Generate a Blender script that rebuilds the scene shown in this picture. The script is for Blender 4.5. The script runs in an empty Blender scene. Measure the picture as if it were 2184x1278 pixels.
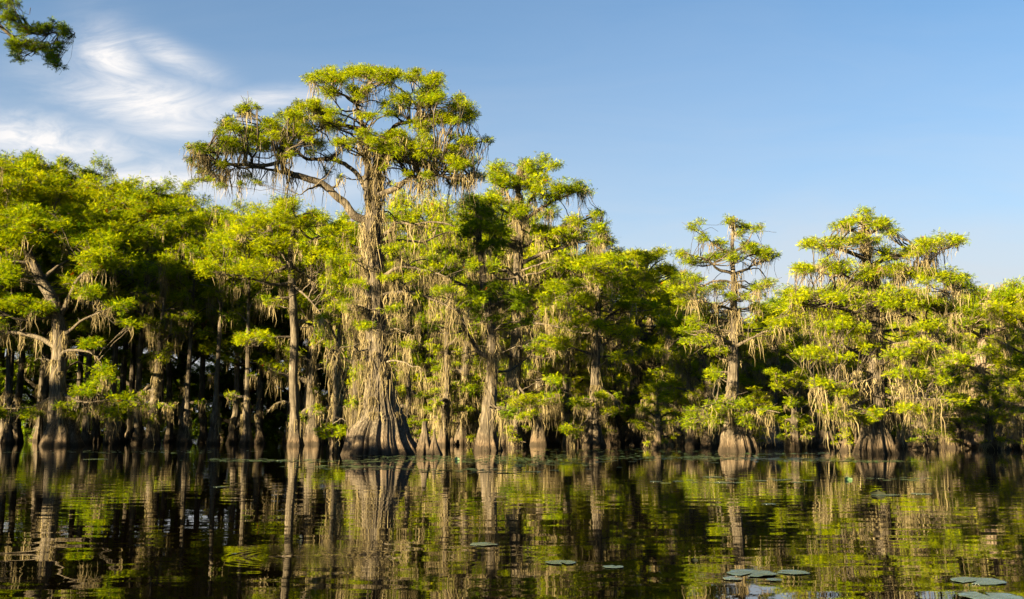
import bpy, math, random
import numpy as np
from mathutils import Vector

# ------------------------------------------------------------------ camera, world, sun, exposure
sc = bpy.context.scene
COL = sc.collection
R = math.radians
F = 2143.0                       # focal length in photograph pixels
CX, CY, HY = 1092.0, 639.0, 920.0
CAM_H = 1.2
PITCH = math.atan((HY - CY) / F)

cam_d = bpy.data.cameras.new('camera')
cam = bpy.data.objects.new('camera', cam_d)
COL.objects.link(cam)
cam.location = (0, 0, CAM_H)
cam.rotation_euler = (R(90) + PITCH, 0, 0)
cam_d.sensor_width = 36.0
cam_d.lens = 36.0 * F / 2184.0
cam_d.clip_start = 0.1
cam_d.clip_end = 6000
sc.camera = cam

SUN_AZ = R(-132.0)               # azimuth of the sun measured from +Y towards +X (behind, to the left)
SUN_EL = R(15.0)
sun_vec = Vector((math.sin(SUN_AZ) * math.cos(SUN_EL), math.cos(SUN_AZ) * math.cos(SUN_EL), math.sin(SUN_EL)))
sd = bpy.data.lights.new('sun', 'SUN')
sd.energy = 5.0
sd.angle = R(0.5)
sd.color = (1.0, 0.77, 0.39)
so = bpy.data.objects.new('sun', sd)
COL.objects.link(so)
so.location = (-60, -80, 60)
so.rotation_euler = (-sun_vec).to_track_quat('-Z', 'Y').to_euler()

w = bpy.data.worlds.new('World')
sc.world = w
w.use_nodes = True
nt = w.node_tree
nt.nodes.clear()


def N(tree, typ, **kw):
    n = tree.nodes.new(typ)
    for k, v in kw.items():
        if k.startswith('i_'):
            n.inputs[k[2:].replace('_', ' ')].default_value = v
        else:
            setattr(n, k, v)
    return n


def MA(tree, op, a, b=None, c=None, clamp=False):
    n = tree.nodes.new('ShaderNodeMath')
    n.operation = op
    n.use_clamp = clamp
    for i, v in enumerate((a, b, c)):
        if v is None:
            continue
        if isinstance(v, (int, float)):
            n.inputs[i].default_value = v
        else:
            tree.links.new(v, n.inputs[i])
    return n.outputs[0]


def build_world():
    L = nt.links
    out = N(nt, 'ShaderNodeOutputWorld')
    bg = N(nt, 'ShaderNodeBackground')
    bg.inputs['Strength'].default_value = SKY_STRENGTH
    sky = N(nt, 'ShaderNodeTexSky', sky_type='NISHITA', sun_disc=False)
    sky.sun_elevation = SUN_EL
    sky.sun_rotation = SUN_AZ
    sky.air_density = 1.0
    sky.dust_density = 0.6
    sky.ozone_density = 2.2
    tc = N(nt, 'ShaderNodeTexCoord')
    sep = N(nt, 'ShaderNodeSeparateXYZ')
    L.new(tc.outputs['Generated'], sep.inputs[0])
    x, y, z = sep.outputs
    ys = MA(nt, 'MAXIMUM', y, 0.05)
    u = MA(nt, 'DIVIDE', x, ys)              # tangent coordinates about the +Y direction of the sky
    v = MA(nt, 'DIVIDE', z, ys)
    # cirrus fibres
    comb = N(nt, 'ShaderNodeCombineXYZ')
    L.new(u, comb.inputs[0]); L.new(v, comb.inputs[1])

    def noise(scale, rot, sx, sy, detail, rough, dist, loc=0.0):
        mp = N(nt, 'ShaderNodeMapping')
        mp.inputs['Rotation'].default_value = (0, 0, rot)
        mp.inputs['Scale'].default_value = (sx, sy, 1)
        mp.inputs['Location'].default_value = (loc, loc * .7, 0)
        L.new(comb.outputs[0], mp.inputs[0])
        nz = N(nt, 'ShaderNodeTexNoise')
        nz.inputs['Scale'].default_value = scale
        nz.inputs['Detail'].default_value = detail
        nz.inputs['Roughness'].default_value = rough
        nz.inputs['Distortion'].default_value = dist
        L.new(mp.outputs[0], nz.inputs['Vector'])
        return nz.outputs['Fac']

    def blob(px, py, rx, ry, ang=0.0):
        cu = (px - CX) / F
        cv = (HY - py) / F
        ca, sa = math.cos(ang), math.sin(ang)
        du = MA(nt, 'SUBTRACT', u, cu)
        dv = MA(nt, 'SUBTRACT', v, cv)
        a = MA(nt, 'DIVIDE', MA(nt, 'ADD', MA(nt, 'MULTIPLY', du, ca), MA(nt, 'MULTIPLY', dv, sa)), rx / F)
        b = MA(nt, 'DIVIDE', MA(nt, 'SUBTRACT', MA(nt, 'MULTIPLY', dv, ca), MA(nt, 'MULTIPLY', du, sa)), ry / F)
        r2 = MA(nt, 'ADD', MA(nt, 'MULTIPLY', a, a), MA(nt, 'MULTIPLY', b, b))
        return MA(nt, 'EXPONENT', MA(nt, 'MULTIPLY', r2, -1.0))

    m1 = blob(205, 110, 90, 60, R(-50))
    m1 = MA(nt, 'MAXIMUM', m1, blob(290, 200, 190, 55, R(-14)))
    m1 = MA(nt, 'MAXIMUM', m1, MA(nt, 'MULTIPLY', blob(330, 95, 110, 28, R(-25)), .7))
    m1 = MA(nt, 'MAXIMUM', m1, MA(nt, 'MULTIPLY', blob(540, 195, 130, 22, R(5)), .8))
    m1 = MA(nt, 'MAXIMUM', m1, MA(nt, 'MULTIPLY', blob(330, 255, 110, 30, R(-5)), .8))
    m2 = blob(60, 290, 210, 55, R(-8))
    m2 = MA(nt, 'MAXIMUM', m2, MA(nt, 'MULTIPLY', blob(300, 380, 420, 48, 0), .9))
    n1 = noise(6.0, R(-18), 1.0, 3.4, 10, .66, 1.6)
    n2 = noise(26.0, R(8), 1.0, 2.2, 5, .6, .6, 3.1)
    s1 = MA(nt, 'MULTIPLY', MA(nt, 'SUBTRACT', n1, .34), 3.4, clamp=True)
    s2 = MA(nt, 'MULTIPLY', MA(nt, 'SUBTRACT', n2, .33), 3.2, clamp=True)
    c1 = MA(nt, 'MULTIPLY', MA(nt, 'POWER', m1, 0.8), MA(nt, 'MULTIPLY_ADD', s1, .85, .25))
    c2 = MA(nt, 'MULTIPLY', m2, MA(nt, 'MULTIPLY_ADD', s2, .75, .38))
    # thin veil low over the wood, right of the picture too
    hv = MA(nt, 'EXPONENT', MA(nt, 'MULTIPLY', v, -6.0))
    n3 = noise(3.0, R(-6), 1.0, 5.0, 6, .6, .8, 7.7)
    c3 = MA(nt, 'MULTIPLY', hv, MA(nt, 'MULTIPLY_ADD', n3, 1.0, .75))
    fac = MA(nt, 'MAXIMUM', c1, c2, clamp=True)
    front = MA(nt, 'MULTIPLY', MA(nt, 'MULTIPLY', y, 4.0, clamp=True), fac, clamp=True)
    mix = N(nt, 'ShaderNodeMix', data_type='RGBA')
    L.new(front, mix.inputs[0])
    tint = N(nt, 'ShaderNodeMix', data_type='RGBA', blend_type='MULTIPLY')
    tint.inputs[0].default_value = 1.0
    L.new(sky.outputs[0], tint.inputs[6])
    tint.inputs[7].default_value = SKY_TINT
    veil = N(nt, 'ShaderNodeMix', data_type='RGBA')
    L.new(MA(nt, 'MULTIPLY', c3, 1.6, clamp=True), veil.inputs[0])
    L.new(tint.outputs[2], veil.inputs[6])
    veil.inputs[7].default_value = VEIL_COL
    L.new(veil.outputs[2], mix.inputs[6])
    mix.inputs[7].default_value = CLOUD_COL
    L.new(mix.outputs[2], bg.inputs['Color'])
    L.new(bg.outputs[0], out.inputs[0])


SKY_STRENGTH = 0.05
SKY_TINT = (0.235, 0.35, 0.41, 1)
CLOUD_COL = (2.15, 2.1, 2.08, 1)
VEIL_COL = (1.55, 1.60, 1.66, 1)
build_world()

sc.view_settings.view_transform = 'Standard'
sc.view_settings.look = 'None'
sc.view_settings.exposure = 3.22
sc.view_settings.gamma = 1
sc.cycles.max_bounces = 6
sc.cycles.diffuse_bounces = 3
sc.cycles.glossy_bounces = 3
sc.cycles.transmission_bounces = 4
sc.cycles.transparent_max_bounces = 4
sc.cycles.caustics_reflective = False
sc.cycles.caustics_refractive = False

# ------------------------------------------------------------------ helpers
rng = np.random.default_rng(7)
random.seed(7)


def ray(px, py):
    dx, du = (px - CX), (CY - py)
    c, s = math.cos(PITCH), math.sin(PITCH)
    return np.array([dx, F * c - du * s, F * s + du * c])


def at(px, py, Y):
    """world point seen at a photograph pixel at world depth Y"""
    d = ray(px, py)
    t = Y / d[1]
    return np.array([d[0] * t, Y, CAM_H + d[2] * t])


def ground(px, py):
    d = ray(px, py)
    t = -CAM_H / d[2]
    return np.array([d[0] * t, d[1] * t, 0.0])


def link(o, parent=None):
    COL.objects.link(o)
    if parent is not None:
        o.parent = parent
    return o


def tag(o, label=None, cat=None, group=None, kind=None):
    if label: o['label'] = label
    if cat: o['category'] = cat
    if group: o['group'] = group
    if kind: o['kind'] = kind
    return o


def mesh_from(name, V, faces_flat, nper, mat, smooth=False, tint=None):
    """V (n,3); faces_flat 1-D vertex indices; nper 1-D corner counts"""
    me = bpy.data.meshes.new(name)
    V = np.asarray(V, dtype=np.float32)
    faces_flat = np.asarray(faces_flat, dtype=np.int32)
    nper = np.asarray(nper, dtype=np.int32)
    me.vertices.add(len(V))
    me.vertices.foreach_set('co', V.ravel())
    me.loops.add(len(faces_flat))
    me.loops.foreach_set('vertex_index', faces_flat)
    me.polygons.add(len(nper))
    st = np.zeros(len(nper), dtype=np.int32)
    st[1:] = np.cumsum(nper)[:-1]
    me.polygons.foreach_set('loop_start', st)
    if smooth:
        me.polygons.foreach_set('use_smooth', np.ones(len(nper), dtype=bool))
    if tint is not None:
        a = me.attributes.new('tint', 'FLOAT', 'POINT')
        a.data.foreach_set('value', np.asarray(tint, dtype=np.float32))
    me.update(calc_edges=True)
    me.materials.append(mat)
    return me


# ------------------------------------------------------------------ materials
def new_mat(name):
    m = bpy.data.materials.new(name)
    m.use_nodes = True
    m.node_tree.nodes.clear()
    return m, m.node_tree


def ramp(t, fac, stops):
    r = t.nodes.new('ShaderNodeValToRGB')
    e = r.color_ramp.elements
    while len(e) < len(stops):
        e.new(0.5)
    for el, (p, c) in zip(e, stops):
        el.position = p
        el.color = (*c, 1)
    t.links.new(fac, r.inputs[0])
    return r.outputs[0]


def leaf_material(name, ca, cb, cc, trans=0.46):
    m, t = new_mat(name)
    L = t.links
    at_ = N(t, 'ShaderNodeAttribute', attribute_name='tint')
    tc = N(t, 'ShaderNodeTexCoord')
    nz = N(t, 'ShaderNodeTexNoise')
    nz.inputs['Scale'].default_value = 0.35
    nz.inputs['Detail'].default_value = 2
    L.new(tc.outputs['Object'], nz.inputs['Vector'])
    oi = N(t, 'ShaderNodeObjectInfo')
    f = MA(t, 'MULTIPLY_ADD', at_.outputs['Fac'], 0.62, MA(t, 'MULTIPLY', nz.outputs['Fac'], .62))
    f = MA(t, 'ADD', f, MA(t, 'MULTIPLY_ADD', oi.outputs['Random'], .24, -.20), clamp=True)
    col = ramp(t, f, [(0.15, ca), (0.5, cb), (0.85, cc)])
    # the odd withered spray
    rust = N(t, 'ShaderNodeMix', data_type='RGBA')
    L.new(MA(t, 'GREATER_THAN', at_.outputs['Fac'], 0.9965), rust.inputs[0])
    L.new(col, rust.inputs[6])
    rust.inputs[7].default_value = (0.22, 0.06, 0.015, 1)
    d = N(t, 'ShaderNodeBsdfDiffuse')
    tr = N(t, 'ShaderNodeBsdfTranslucent')
    L.new(rust.outputs[2], d.inputs[0])
    hs = N(t, 'ShaderNodeHueSaturation')
    hs.inputs['Hue'].default_value = 0.485
    hs.inputs['Saturation'].default_value = 1.1
    hs.inputs['Value'].default_value = 1.25
    L.new(rust.outputs[2], hs.inputs['Color'])
    L.new(hs.outputs[0], tr.inputs[0])
    mx = N(t, 'ShaderNodeMixShader')
    mx.inputs[0].default_value = trans
    L.new(d.outputs[0], mx.inputs[1]); L.new(tr.outputs[0], mx.inputs[2])
    out = N(t, 'ShaderNodeOutputMaterial')
    L.new(mx.outputs[0], out.inputs[0])
    return m


def bark_material(name, dark, mid, pale, foot, scale=1.0):
    m, t = new_mat(name)
    L = t.links
    tc = N(t, 'ShaderNodeTexCoord')
    mp = N(t, 'ShaderNodeMapping')
    mp.inputs['Scale'].default_value = (9 * scale, 9 * scale, 0.55 * scale)
    L.new(tc.outputs['Object'], mp.inputs[0])
    nz = N(t, 'ShaderNodeTexNoise')
    nz.inputs['Scale'].default_value = 1.6
    nz.inputs['Detail'].default_value = 7
    nz.inputs['Roughness'].default_value = .65
    nz.inputs['Distortion'].default_value = .25
    L.new(mp.outputs[0], nz.inputs['Vector'])
    big = N(t, 'ShaderNodeTexNoise')
    big.inputs['Scale'].default_value = 0.9
    big.inputs['Detail'].default_value = 4
    L.new(tc.outputs['Object'], big.inputs['Vector'])
    f = MA(t, 'ADD', MA(t, 'MULTIPLY', nz.outputs['Fac'], .75), MA(t, 'MULTIPLY', big.outputs['Fac'], .3))
    col = ramp(t, f, [(0.38, dark), (0.53, mid), (0.68, pale)])
    # damp red-brown foot of the trunk (a waterline stain)
    geo = N(t, 'ShaderNodeNewGeometry')
    sp = N(t, 'ShaderNodeSeparateXYZ')
    L.new(geo.outputs['Position'], sp.inputs[0])
    h = MA(t, 'ADD', sp.outputs[2], MA(t, 'MULTIPLY_ADD', big.outputs['Fac'], -3.0, 1.5))
    k = MA(t, 'SUBTRACT', 1.0, MA(t, 'DIVIDE', h, 1.5, clamp=True), clamp=True)
    mx = N(t, 'ShaderNodeMix', data_type='RGBA')
    L.new(MA(t, 'MULTIPLY', k, .55), mx.inputs[0])
    L.new(col, mx.inputs[6])
    cf = ramp(t, nz.outputs['Fac'], [(0.35, tuple(c * .35 for c in foot)), (0.62, foot)])
    L.new(cf, mx.inputs[7])
    wl = N(t, 'ShaderNodeMix', data_type='RGBA')
    L.new(MA(t, 'LESS_THAN', MA(t, 'ADD', sp.outputs[2], MA(t, 'MULTIPLY_ADD', nz.outputs['Fac'], -1.4, .7)), 0.28), wl.inputs[0])
    L.new(mx.outputs[2], wl.inputs[6])
    wl.inputs[7].default_value = (0.018, 0.013, 0.009, 1)
    b = N(t, 'ShaderNodeBsdfPrincipled')
    b.inputs['Roughness'].default_value = .85
    b.inputs['Specular IOR Level'].default_value = .2
    L.new(wl.outputs[2], b.inputs['Base Color'])
    bp = N(t, 'ShaderNodeBump')
    bp.inputs['Strength'].default_value = .9
    bp.inputs['Distance'].default_value = .06
    L.new(nz.outputs['Fac'], bp.inputs['Height'])
    L.new(bp.outputs[0], b.inputs['Normal'])
    out = N(t, 'ShaderNodeOutputMaterial')
    L.new(b.outputs[0], out.inputs[0])
    return m


def moss_material():
    m, t = new_mat('spanish_moss')
    L = t.links
    at_ = N(t, 'ShaderNodeAttribute', attribute_name='tint')
    col = ramp(t, at_.outputs['Fac'], [(0.0, (.058, .048, .028)), (.5, (.145, .120, .070)), (1, (.235, .198, .120))])
    d = N(t, 'ShaderNodeBsdfDiffuse'); tr = N(t, 'ShaderNodeBsdfTranslucent')
    L.new(col, d.inputs[0]); L.new(col, tr.inputs[0])
    mx = N(t, 'ShaderNodeMixShader'); mx.inputs[0].default_value = .3
    L.new(d.outputs[0], mx.inputs[1]); L.new(tr.outputs[0], mx.inputs[2])
    out = N(t, 'ShaderNodeOutputMaterial'); L.new(mx.outputs[0], out.inputs[0])
    return m


def water_material():
    m, t = new_mat('water')
    L = t.links
    b = N(t, 'ShaderNodeBsdfPrincipled')
    b.inputs['Base Color'].default_value = (0.0010, 0.0007, 0.0004, 1)
    b.inputs['Roughness'].default_value = 0.0
    b.inputs['IOR'].default_value = 1.45
    b.inputs['Specular IOR Level'].default_value = 0.5
    geo = N(t, 'ShaderNodeNewGeometry')

    def nz(sx, sy, scale, det, dist, off):
        mp = N(t, 'ShaderNodeMapping')
        mp.inputs['Scale'].default_value = (sx, sy, 1)
        mp.inputs['Location'].default_value = (off, off, 0)
        L.new(geo.outputs['Position'], mp.inputs[0])
        n = N(t, 'ShaderNodeTexNoise')
        n.inputs['Scale'].default_value = scale
        n.inputs['Detail'].default_value = det
        n.inputs['Distortion'].default_value = dist
        L.new(mp.outputs[0], n.inputs['Vector'])
        return n.outputs['Fac']
    a = nz(.55, 1.3, 1.1, 1, .3, 0)          # slow swell about a metre long
    c = nz(.6, 1.6, 5.0, 1, .4, 4.2)         # small wavelets
    e = nz(.8, 1.5, 16.0, 1, .2, 9.2)         # fine shimmer
    patch = MA(t, 'MULTIPLY', MA(t, 'SUBTRACT', nz(.12, .3, 1.0, 2, .5, 2.0), .40), 4.0, clamp=True)
    # one ring of ripples (something dipped in the water)
    g = ground(655, 1185)
    sp = N(t, 'ShaderNodeSeparateXYZ'); L.new(geo.outputs['Position'], sp.inputs[0])
    dx = MA(t, 'SUBTRACT', sp.outputs[0], float(g[0])); dy = MA(t, 'SUBTRACT', sp.outputs[1], float(g[1]))
    r = MA(t, 'SQRT', MA(t, 'ADD', MA(t, 'MULTIPLY', dx, dx), MA(t, 'MULTIPLY', dy, dy)))
    ring = MA(t, 'MULTIPLY', MA(t, 'SINE', MA(t, 'MULTIPLY', r, 55.0)), MA(t, 'EXPONENT', MA(t, 'MULTIPLY', MA(t, 'POWER', MA(t, 'DIVIDE', r, .75), 2.0), -1.0)))
    hgt = MA(t, 'MULTIPLY', a, WAVE[0])
    hgt = MA(t, 'ADD', hgt, MA(t, 'MULTIPLY', c, MA(t, 'MULTIPLY_ADD', patch, WAVE[1] * .9, WAVE[1] * .18)))
    hgt = MA(t, 'ADD', hgt, MA(t, 'MULTIPLY', e, MA(t, 'MULTIPLY_ADD', patch, WAVE[2], WAVE[2] * .3)))
    hgt = MA(t, 'ADD', hgt, MA(t, 'MULTIPLY', ring, .00035))
    bp = N(t, 'ShaderNodeBump')
    bp.inputs['Strength'].default_value = 1.0
    bp.inputs['Distance'].default_value = 1.0
    L.new(hgt, bp.inputs['Height'])
    L.new(bp.outputs[0], b.inputs['Normal'])
    out = N(t, 'ShaderNodeOutputMaterial'); L.new(b.outputs[0], out.inputs[0])
    return m


WAVE = (0.0046, 0.00036, 0.00004)


def simple_mat(name, c1, c2, scale=8, rough=.5, spec=.5, trans=0):
    m, t = new_mat(name)
    L = t.links
    tc = N(t, 'ShaderNodeTexCoord'); oi = N(t, 'ShaderNodeObjectInfo')
    nz = N(t, 'ShaderNodeTexNoise'); nz.inputs['Scale'].default_value = scale; nz.inputs['Detail'].default_value = 4
    L.new(tc.outputs['Object'], nz.inputs['Vector'])
    f = MA(t, 'ADD', MA(t, 'MULTIPLY', nz.outputs['Fac'], .7), MA(t, 'MULTIPLY', oi.outputs['Random'], .4))
    col = ramp(t, f, [(.3, c1), (.75, c2)])
    b = N(t, 'ShaderNodeBsdfPrincipled'); b.inputs['Roughness'].default_value = rough
    b.inputs['Specular IOR Level'].default_value = spec
    L.new(col, b.inputs['Base Color'])
    bp = N(t, 'ShaderNodeBump'); bp.inputs['Strength'].default_value = .35; bp.inputs['Distance'].default_value = .01
    L.new(nz.outputs['Fac'], bp.inputs['Height']); L.new(bp.outputs[0], b.inputs['Normal'])
    out = N(t, 'ShaderNodeOutputMaterial'); L.new(b.outputs[0], out.inputs[0])
    return m


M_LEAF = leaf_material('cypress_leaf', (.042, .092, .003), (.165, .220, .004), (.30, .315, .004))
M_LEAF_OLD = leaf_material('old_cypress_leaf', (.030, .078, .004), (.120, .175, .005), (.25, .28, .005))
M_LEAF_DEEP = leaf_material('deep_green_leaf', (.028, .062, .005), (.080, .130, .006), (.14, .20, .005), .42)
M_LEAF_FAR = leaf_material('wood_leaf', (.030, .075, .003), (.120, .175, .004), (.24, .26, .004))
M_BARK = bark_material('cypress_bark', (.009, .007, .0055), (.045, .037, .029), (.135, .115, .094), (.085, .052, .030))
M_BARK_FINE = bark_material('twig_bark', (.05, .032, .02), (.11, .078, .05), (.20, .15, .10), (.20, .115, .055), 1.5)
M_BARK_PALE = bark_material('weathered_bark', (.025, .018, .014), (.13, .10, .08), (.25, .20, .165), (.15, .095, .06))
M_DEAD = bark_material('dead_wood', (.03, .026, .021), (.09, .077, .063), (.17, .148, .122), (.30, .26, .21))
M_MOSS = moss_material()
M_WATER = water_material()


# ------------------------------------------------------------------ geometry kit
class Wood:
    def __init__(self):
        self.V = []; self.Fc = []; self.n = 0

    def tube(self, P, rad, sides=6, flute=None, cap=True):
        P = np.asarray(P, float); rad = np.asarray(rad, float)
        n = len(P)
        T = np.gradient(P, axis=0)
        T /= np.linalg.norm(T, axis=1)[:, None] + 1e-9
        ref = np.array([0.31, 0.95, 0.05])
        if abs(T[0] @ ref) > .9: ref = np.array([0.95, 0.1, .3])
        A = np.empty((n, 3))
        a = ref
        for i in range(n):
            a = a - T[i] * (a @ T[i]); a = a / (np.linalg.norm(a) + 1e-9); A[i] = a
        B = np.cross(T, A)
        th = np.linspace(0, 2 * math.pi, sides, endpoint=False)
        rr = np.ones((n, sides)) * rad[:, None]
        if flute is not None:
            rr = rr * flute(th, P)
        V = P[:, None, :] + rr[..., None] * (np.cos(th)[None, :, None] * A[:, None, :] + np.sin(th)[None, :, None] * B[:, None, :])
        V = V.reshape(-1, 3)
        i = np.arange(n - 1)[:, None] * sides
        j = np.arange(sides)[None, :]
        jn = (j + 1) % sides
        q = np.stack([i + j, i + jn, i + sides + jn, i + sides + j], -1).reshape(-1, 4) + self.n
        self.V.append(V); self.Fc.append(q); self.n += len(V)
        if cap:   # close the tip
            self.V.append(P[-1][None] + T[-1][None] * rad[-1] * .6)
            b = self.n - sides
            t_ = self.n
            jj = np.arange(sides)
            q2 = np.stack([b + jj, b + (jj + 1) % sides, np.full(sides, t_), np.full(sides, t_)], -1)
            self.tri = getattr(self, 'tri', []); self.tri.append(q2[:, :3])
            self.n += 1

    def mesh(self, name, mat):
        V = np.concatenate(self.V)
        q = np.concatenate(self.Fc)
        flat = [q.ravel()]; per = [np.full(len(q), 4)]
        if getattr(self, 'tri', None):
            tt = np.concatenate(self.tri); flat.append(tt.ravel()); per.append(np.full(len(tt), 3))
        return mesh_from(name, V, np.concatenate(flat), np.concatenate(per), mat, smooth=True)


def curve(ctrl, n=12, wob=0.0, rg=rng):
    """Catmull-Rom through control points with a little gnarl"""
    C = np.asarray(ctrl, float)
    if len(C) == 2:
        C = np.stack([C[0], (C[0] + C[1]) / 2, C[1]])
    Pp = np.vstack([2 * C[0] - C[1], C, 2 * C[-1] - C[-2]])
    seg = len(C) - 1
    u = np.linspace(0, seg - 1e-6, n)
    k = u.astype(int); t = (u - k)[:, None]
    p0, p1, p2, p3 = Pp[k], Pp[k + 1], Pp[k + 2], Pp[k + 3]
    Q = .5 * (2 * p1 + (p2 - p0) * t + (2 * p0 - 5 * p1 + 4 * p2 - p3) * t ** 2 + (3 * p1 - p0 - 3 * p2 + p3) * t ** 3)
    if wob > 0:
        w_ = rg.normal(0, wob, (n, 3))
        w_[1:-1] = (w_[:-2] + w_[1:-1] + w_[2:]) / 2
        w_[0] = 0
        Q = Q + w_
    return Q


def spray_template():
    tri = []
    def s(t): return np.array([t, 0, -.16 * t * t])
    for i, t in enumerate((.06, .28, .50, .70)):
        for sg in (-1, 1):
            ln = .34 * (1.0 - .45 * t)
            tip = s(t) + np.array([.24, sg * ln, -.05 - .05 * t])
            tri.append([s(t - .03) , s(t + .10) + np.array([0, 0, .012]), tip])
    tri.append([s(.72) + np.array([0, -.045, 0]), s(.72) + np.array([0, .045, 0]), s(1.05)])
    return np.array(tri)          # (9,3,3)


SPRAY = spray_template()


class Leaves:
    def __init__(self):
        self.P = []; self.H = []; self.S = []; self.U = []

    def blob(self, c, Rb, s, dens=1.0, flat=.5, rg=rng, layered=True):
        """a lumpy cluster of feathery sprays"""
        c = np.asarray(c, float)
        nsub = max(2, int(round(3 + 3.0 * min(Rb, 2.5))))
        s = s * .60
        cover = dens * 4.8 * Rb * Rb / (s * s)
        per = max(5, int(cover * 3.6 / nsub))
        for k in range(nsub):
            d = rg.normal(size=3); d /= np.linalg.norm(d)
            sc_ = c + d * np.array([Rb * .72, Rb * .72, Rb * flat * .8]) * rg.uniform(.25, 1.0)
            rs = Rb * rg.uniform(.38, .68)
            m = max(4, int(per * rg.uniform(.6, 1.3)))
            e = rg.normal(size=(m, 3)); e /= np.linalg.norm(e, axis=1)[:, None]
            rr = rg.uniform(0, 1, m) ** .42
            off = e * rr[:, None] * np.array([rs, rs, rs * (.42 if layered else .75)])
            p = sc_ + off
            h = e * np.array([1, 1, .35]) * .8 + rg.normal(0, .75, (m, 3)) * np.array([1, 1, .6]) + np.array([0, 0, .12])
            h /= np.linalg.norm(h, axis=1)[:, None]
            up = rg.normal(0, .55, (m, 3)) + np.array([0, 0, 1.0])
            self.P.append(p); self.H.append(h); self.U.append(up)
            self.S.append(s * rg.uniform(.6, 1.25, m))

    def mesh(self, name, mat, rg=rng):
        P = np.concatenate(self.P); H = np.concatenate(self.H); U = np.concatenate(self.U); S = np.concatenate(self.S)
        Z = U - H * np.sum(U * H, 1)[:, None]
        Z /= np.linalg.norm(Z, axis=1)[:, None] + 1e-9
        Yv = np.cross(Z, H)
        M = np.stack([H, Yv, Z], axis=2)             # columns
        T = SPRAY.reshape(-1, 3)
        V = np.einsum('nij,kj->nki', M, T) * S[:, None, None] + P[:, None, :]
        nt_ = len(P) * len(SPRAY)
        ti = np.repeat(rg.uniform(0, 1, len(P)), len(T))
        V = V.reshape(-1, 3)
        return mesh_from(name, V, np.arange(len(V)), np.full(nt_, 3), mat, tint=ti)


class Moss:
    def __init__(self):
        self.A = []; self.Ln = []; self.W = []; self.B = []

    def bundle(self, a, L_, n, spread, along=None, wd=.045, rg=rng):
        a = np.asarray(a, float)
        n = int(n * 2.1); wd = wd * .72
        off = rg.normal(0, 1, (n, 3)) * np.array([spread, spread, spread * .15])
        if along is not None:
            off = off * .35 + np.outer(rg.uniform(-1, 1, n), along) * spread * 3.0
        self.A.append(a + off)
        q_ = np.abs(off @ (np.asarray(along) if along is not None else np.array([.8, .6, 0]))) / (spread * 3)
        lob = .5 + .5 * np.cos(off[:, 0] / spread * 3.1 + off[:, 1] * 5 / (spread + .2) + rg.uniform(0, 6))      # beards of uneven length
        self.Ln.append(L_ * (.15 + .85 * lob ** 1.5) * rg.uniform(.55, 1.0, n) * np.clip(1.15 - .5 * q_, .3, 1) + .10)
        self.W.append(wd * rg.uniform(.6, 1.6, n))
        self.B.append(np.full(n, rg.uniform(0, 1)))

    def mesh(self, name, mat, rg=rng):
        A = np.concatenate(self.A); Ln = np.concatenate(self.Ln); W = np.concatenate(self.W); B = np.concatenate(self.B)
        n = len(A)
        yaw = rg.uniform(0, math.pi, n)
        side = np.stack([np.cos(yaw), np.sin(yaw), np.zeros(n)], 1)
        rows = 5
        tt = np.linspace(0, 1, rows)
        wd = np.array([.55, 1.0, .85, .55, .08])
        V = np.empty((n, rows, 2, 3))
        wob = rg.normal(0, .075, (n, rows, 3)); wob[:, 0] = 0; wob[..., 2] = 0
        wob = np.cumsum(wob, 1)
        for k in range(rows):
            c = A + wob[:, k] * Ln[:, None] ** .5 + np.array([0, 0, -1.0]) * (Ln * tt[k])[:, None]
            hw = (W * wd[k] * .5)[:, None]
            V[:, k, 0] = c - side * hw; V[:, k, 1] = c + side * hw
        V = V.reshape(-1, 3)
        base = (np.arange(n) * rows * 2)[:, None]
        k = np.arange(rows - 1)[None] * 2
        q = np.stack([base + k, base + k + 1, base + k + 3, base + k + 2], -1).reshape(-1, 4)
        ti = np.repeat(np.clip(B * .6 + rg.uniform(0, .5, n), 0, 1), rows * 2)
        return mesh_from(name, V, q.ravel(), np.full(len(q), 4), mat, tint=ti)


def flute_fn(H0, k1=9, amp=.28, fine=.05, seed=0):
    rg = np.random.default_rng(seed)
    ph = rg.uniform(0, 6.28, 5)
    ks = [k1 - 2, k1, k1 + 3]
    am = rg.uniform(.5, 1, 3)

    def f(th, P):
        z = np.clip(P[:, 2], 0, None)
        A = amp * np.exp(-z / H0) + .05
        B = fine * (np.exp(-z / (H0 * 2.5)) + .35)
        big = sum(am[i] * np.sin(ks[i] * th[None] + ph[i] + .25 * np.sin(z[:, None] * 1.1 + i)) for i in range(3)) / 2.0
        # sharp valleys, rounded ribs
        big = np.where(big > 0, big, big * 1.25)
        m_ = 130 if k1 > 12 else 70
        prof_ = np.random.default_rng(seed + 9).normal(0, 1, (6, m_))
        tw = th / 6.28318 * m_
        fin = np.zeros((len(z), len(th)))
        lay = np.clip(z * .35, 0, 4.99); l0 = lay.astype(int); lf = (lay - l0)[:, None]
        pr = np.stack([np.interp(tw, np.arange(m_ + 1), np.append(p_, p_[0])) for p_ in prof_])
        fin = (pr[l0] * (1 - lf) + pr[l0 + 1] * lf) * .9
        big = big + .25 * np.sin(3 * th[None] + z[:, None] * .8 + ph[1])
        return 1 + A[:, None] * big + B[:, None] * fin
    return f


def trunk_tube(wd, P, rad, sides, H0=1.2, k1=9, amp=.25, fine=.04, seed=0, cap=True):
    wd.tube(P, rad, sides, flute_fn(H0, k1, amp, fine, seed), cap)


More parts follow.
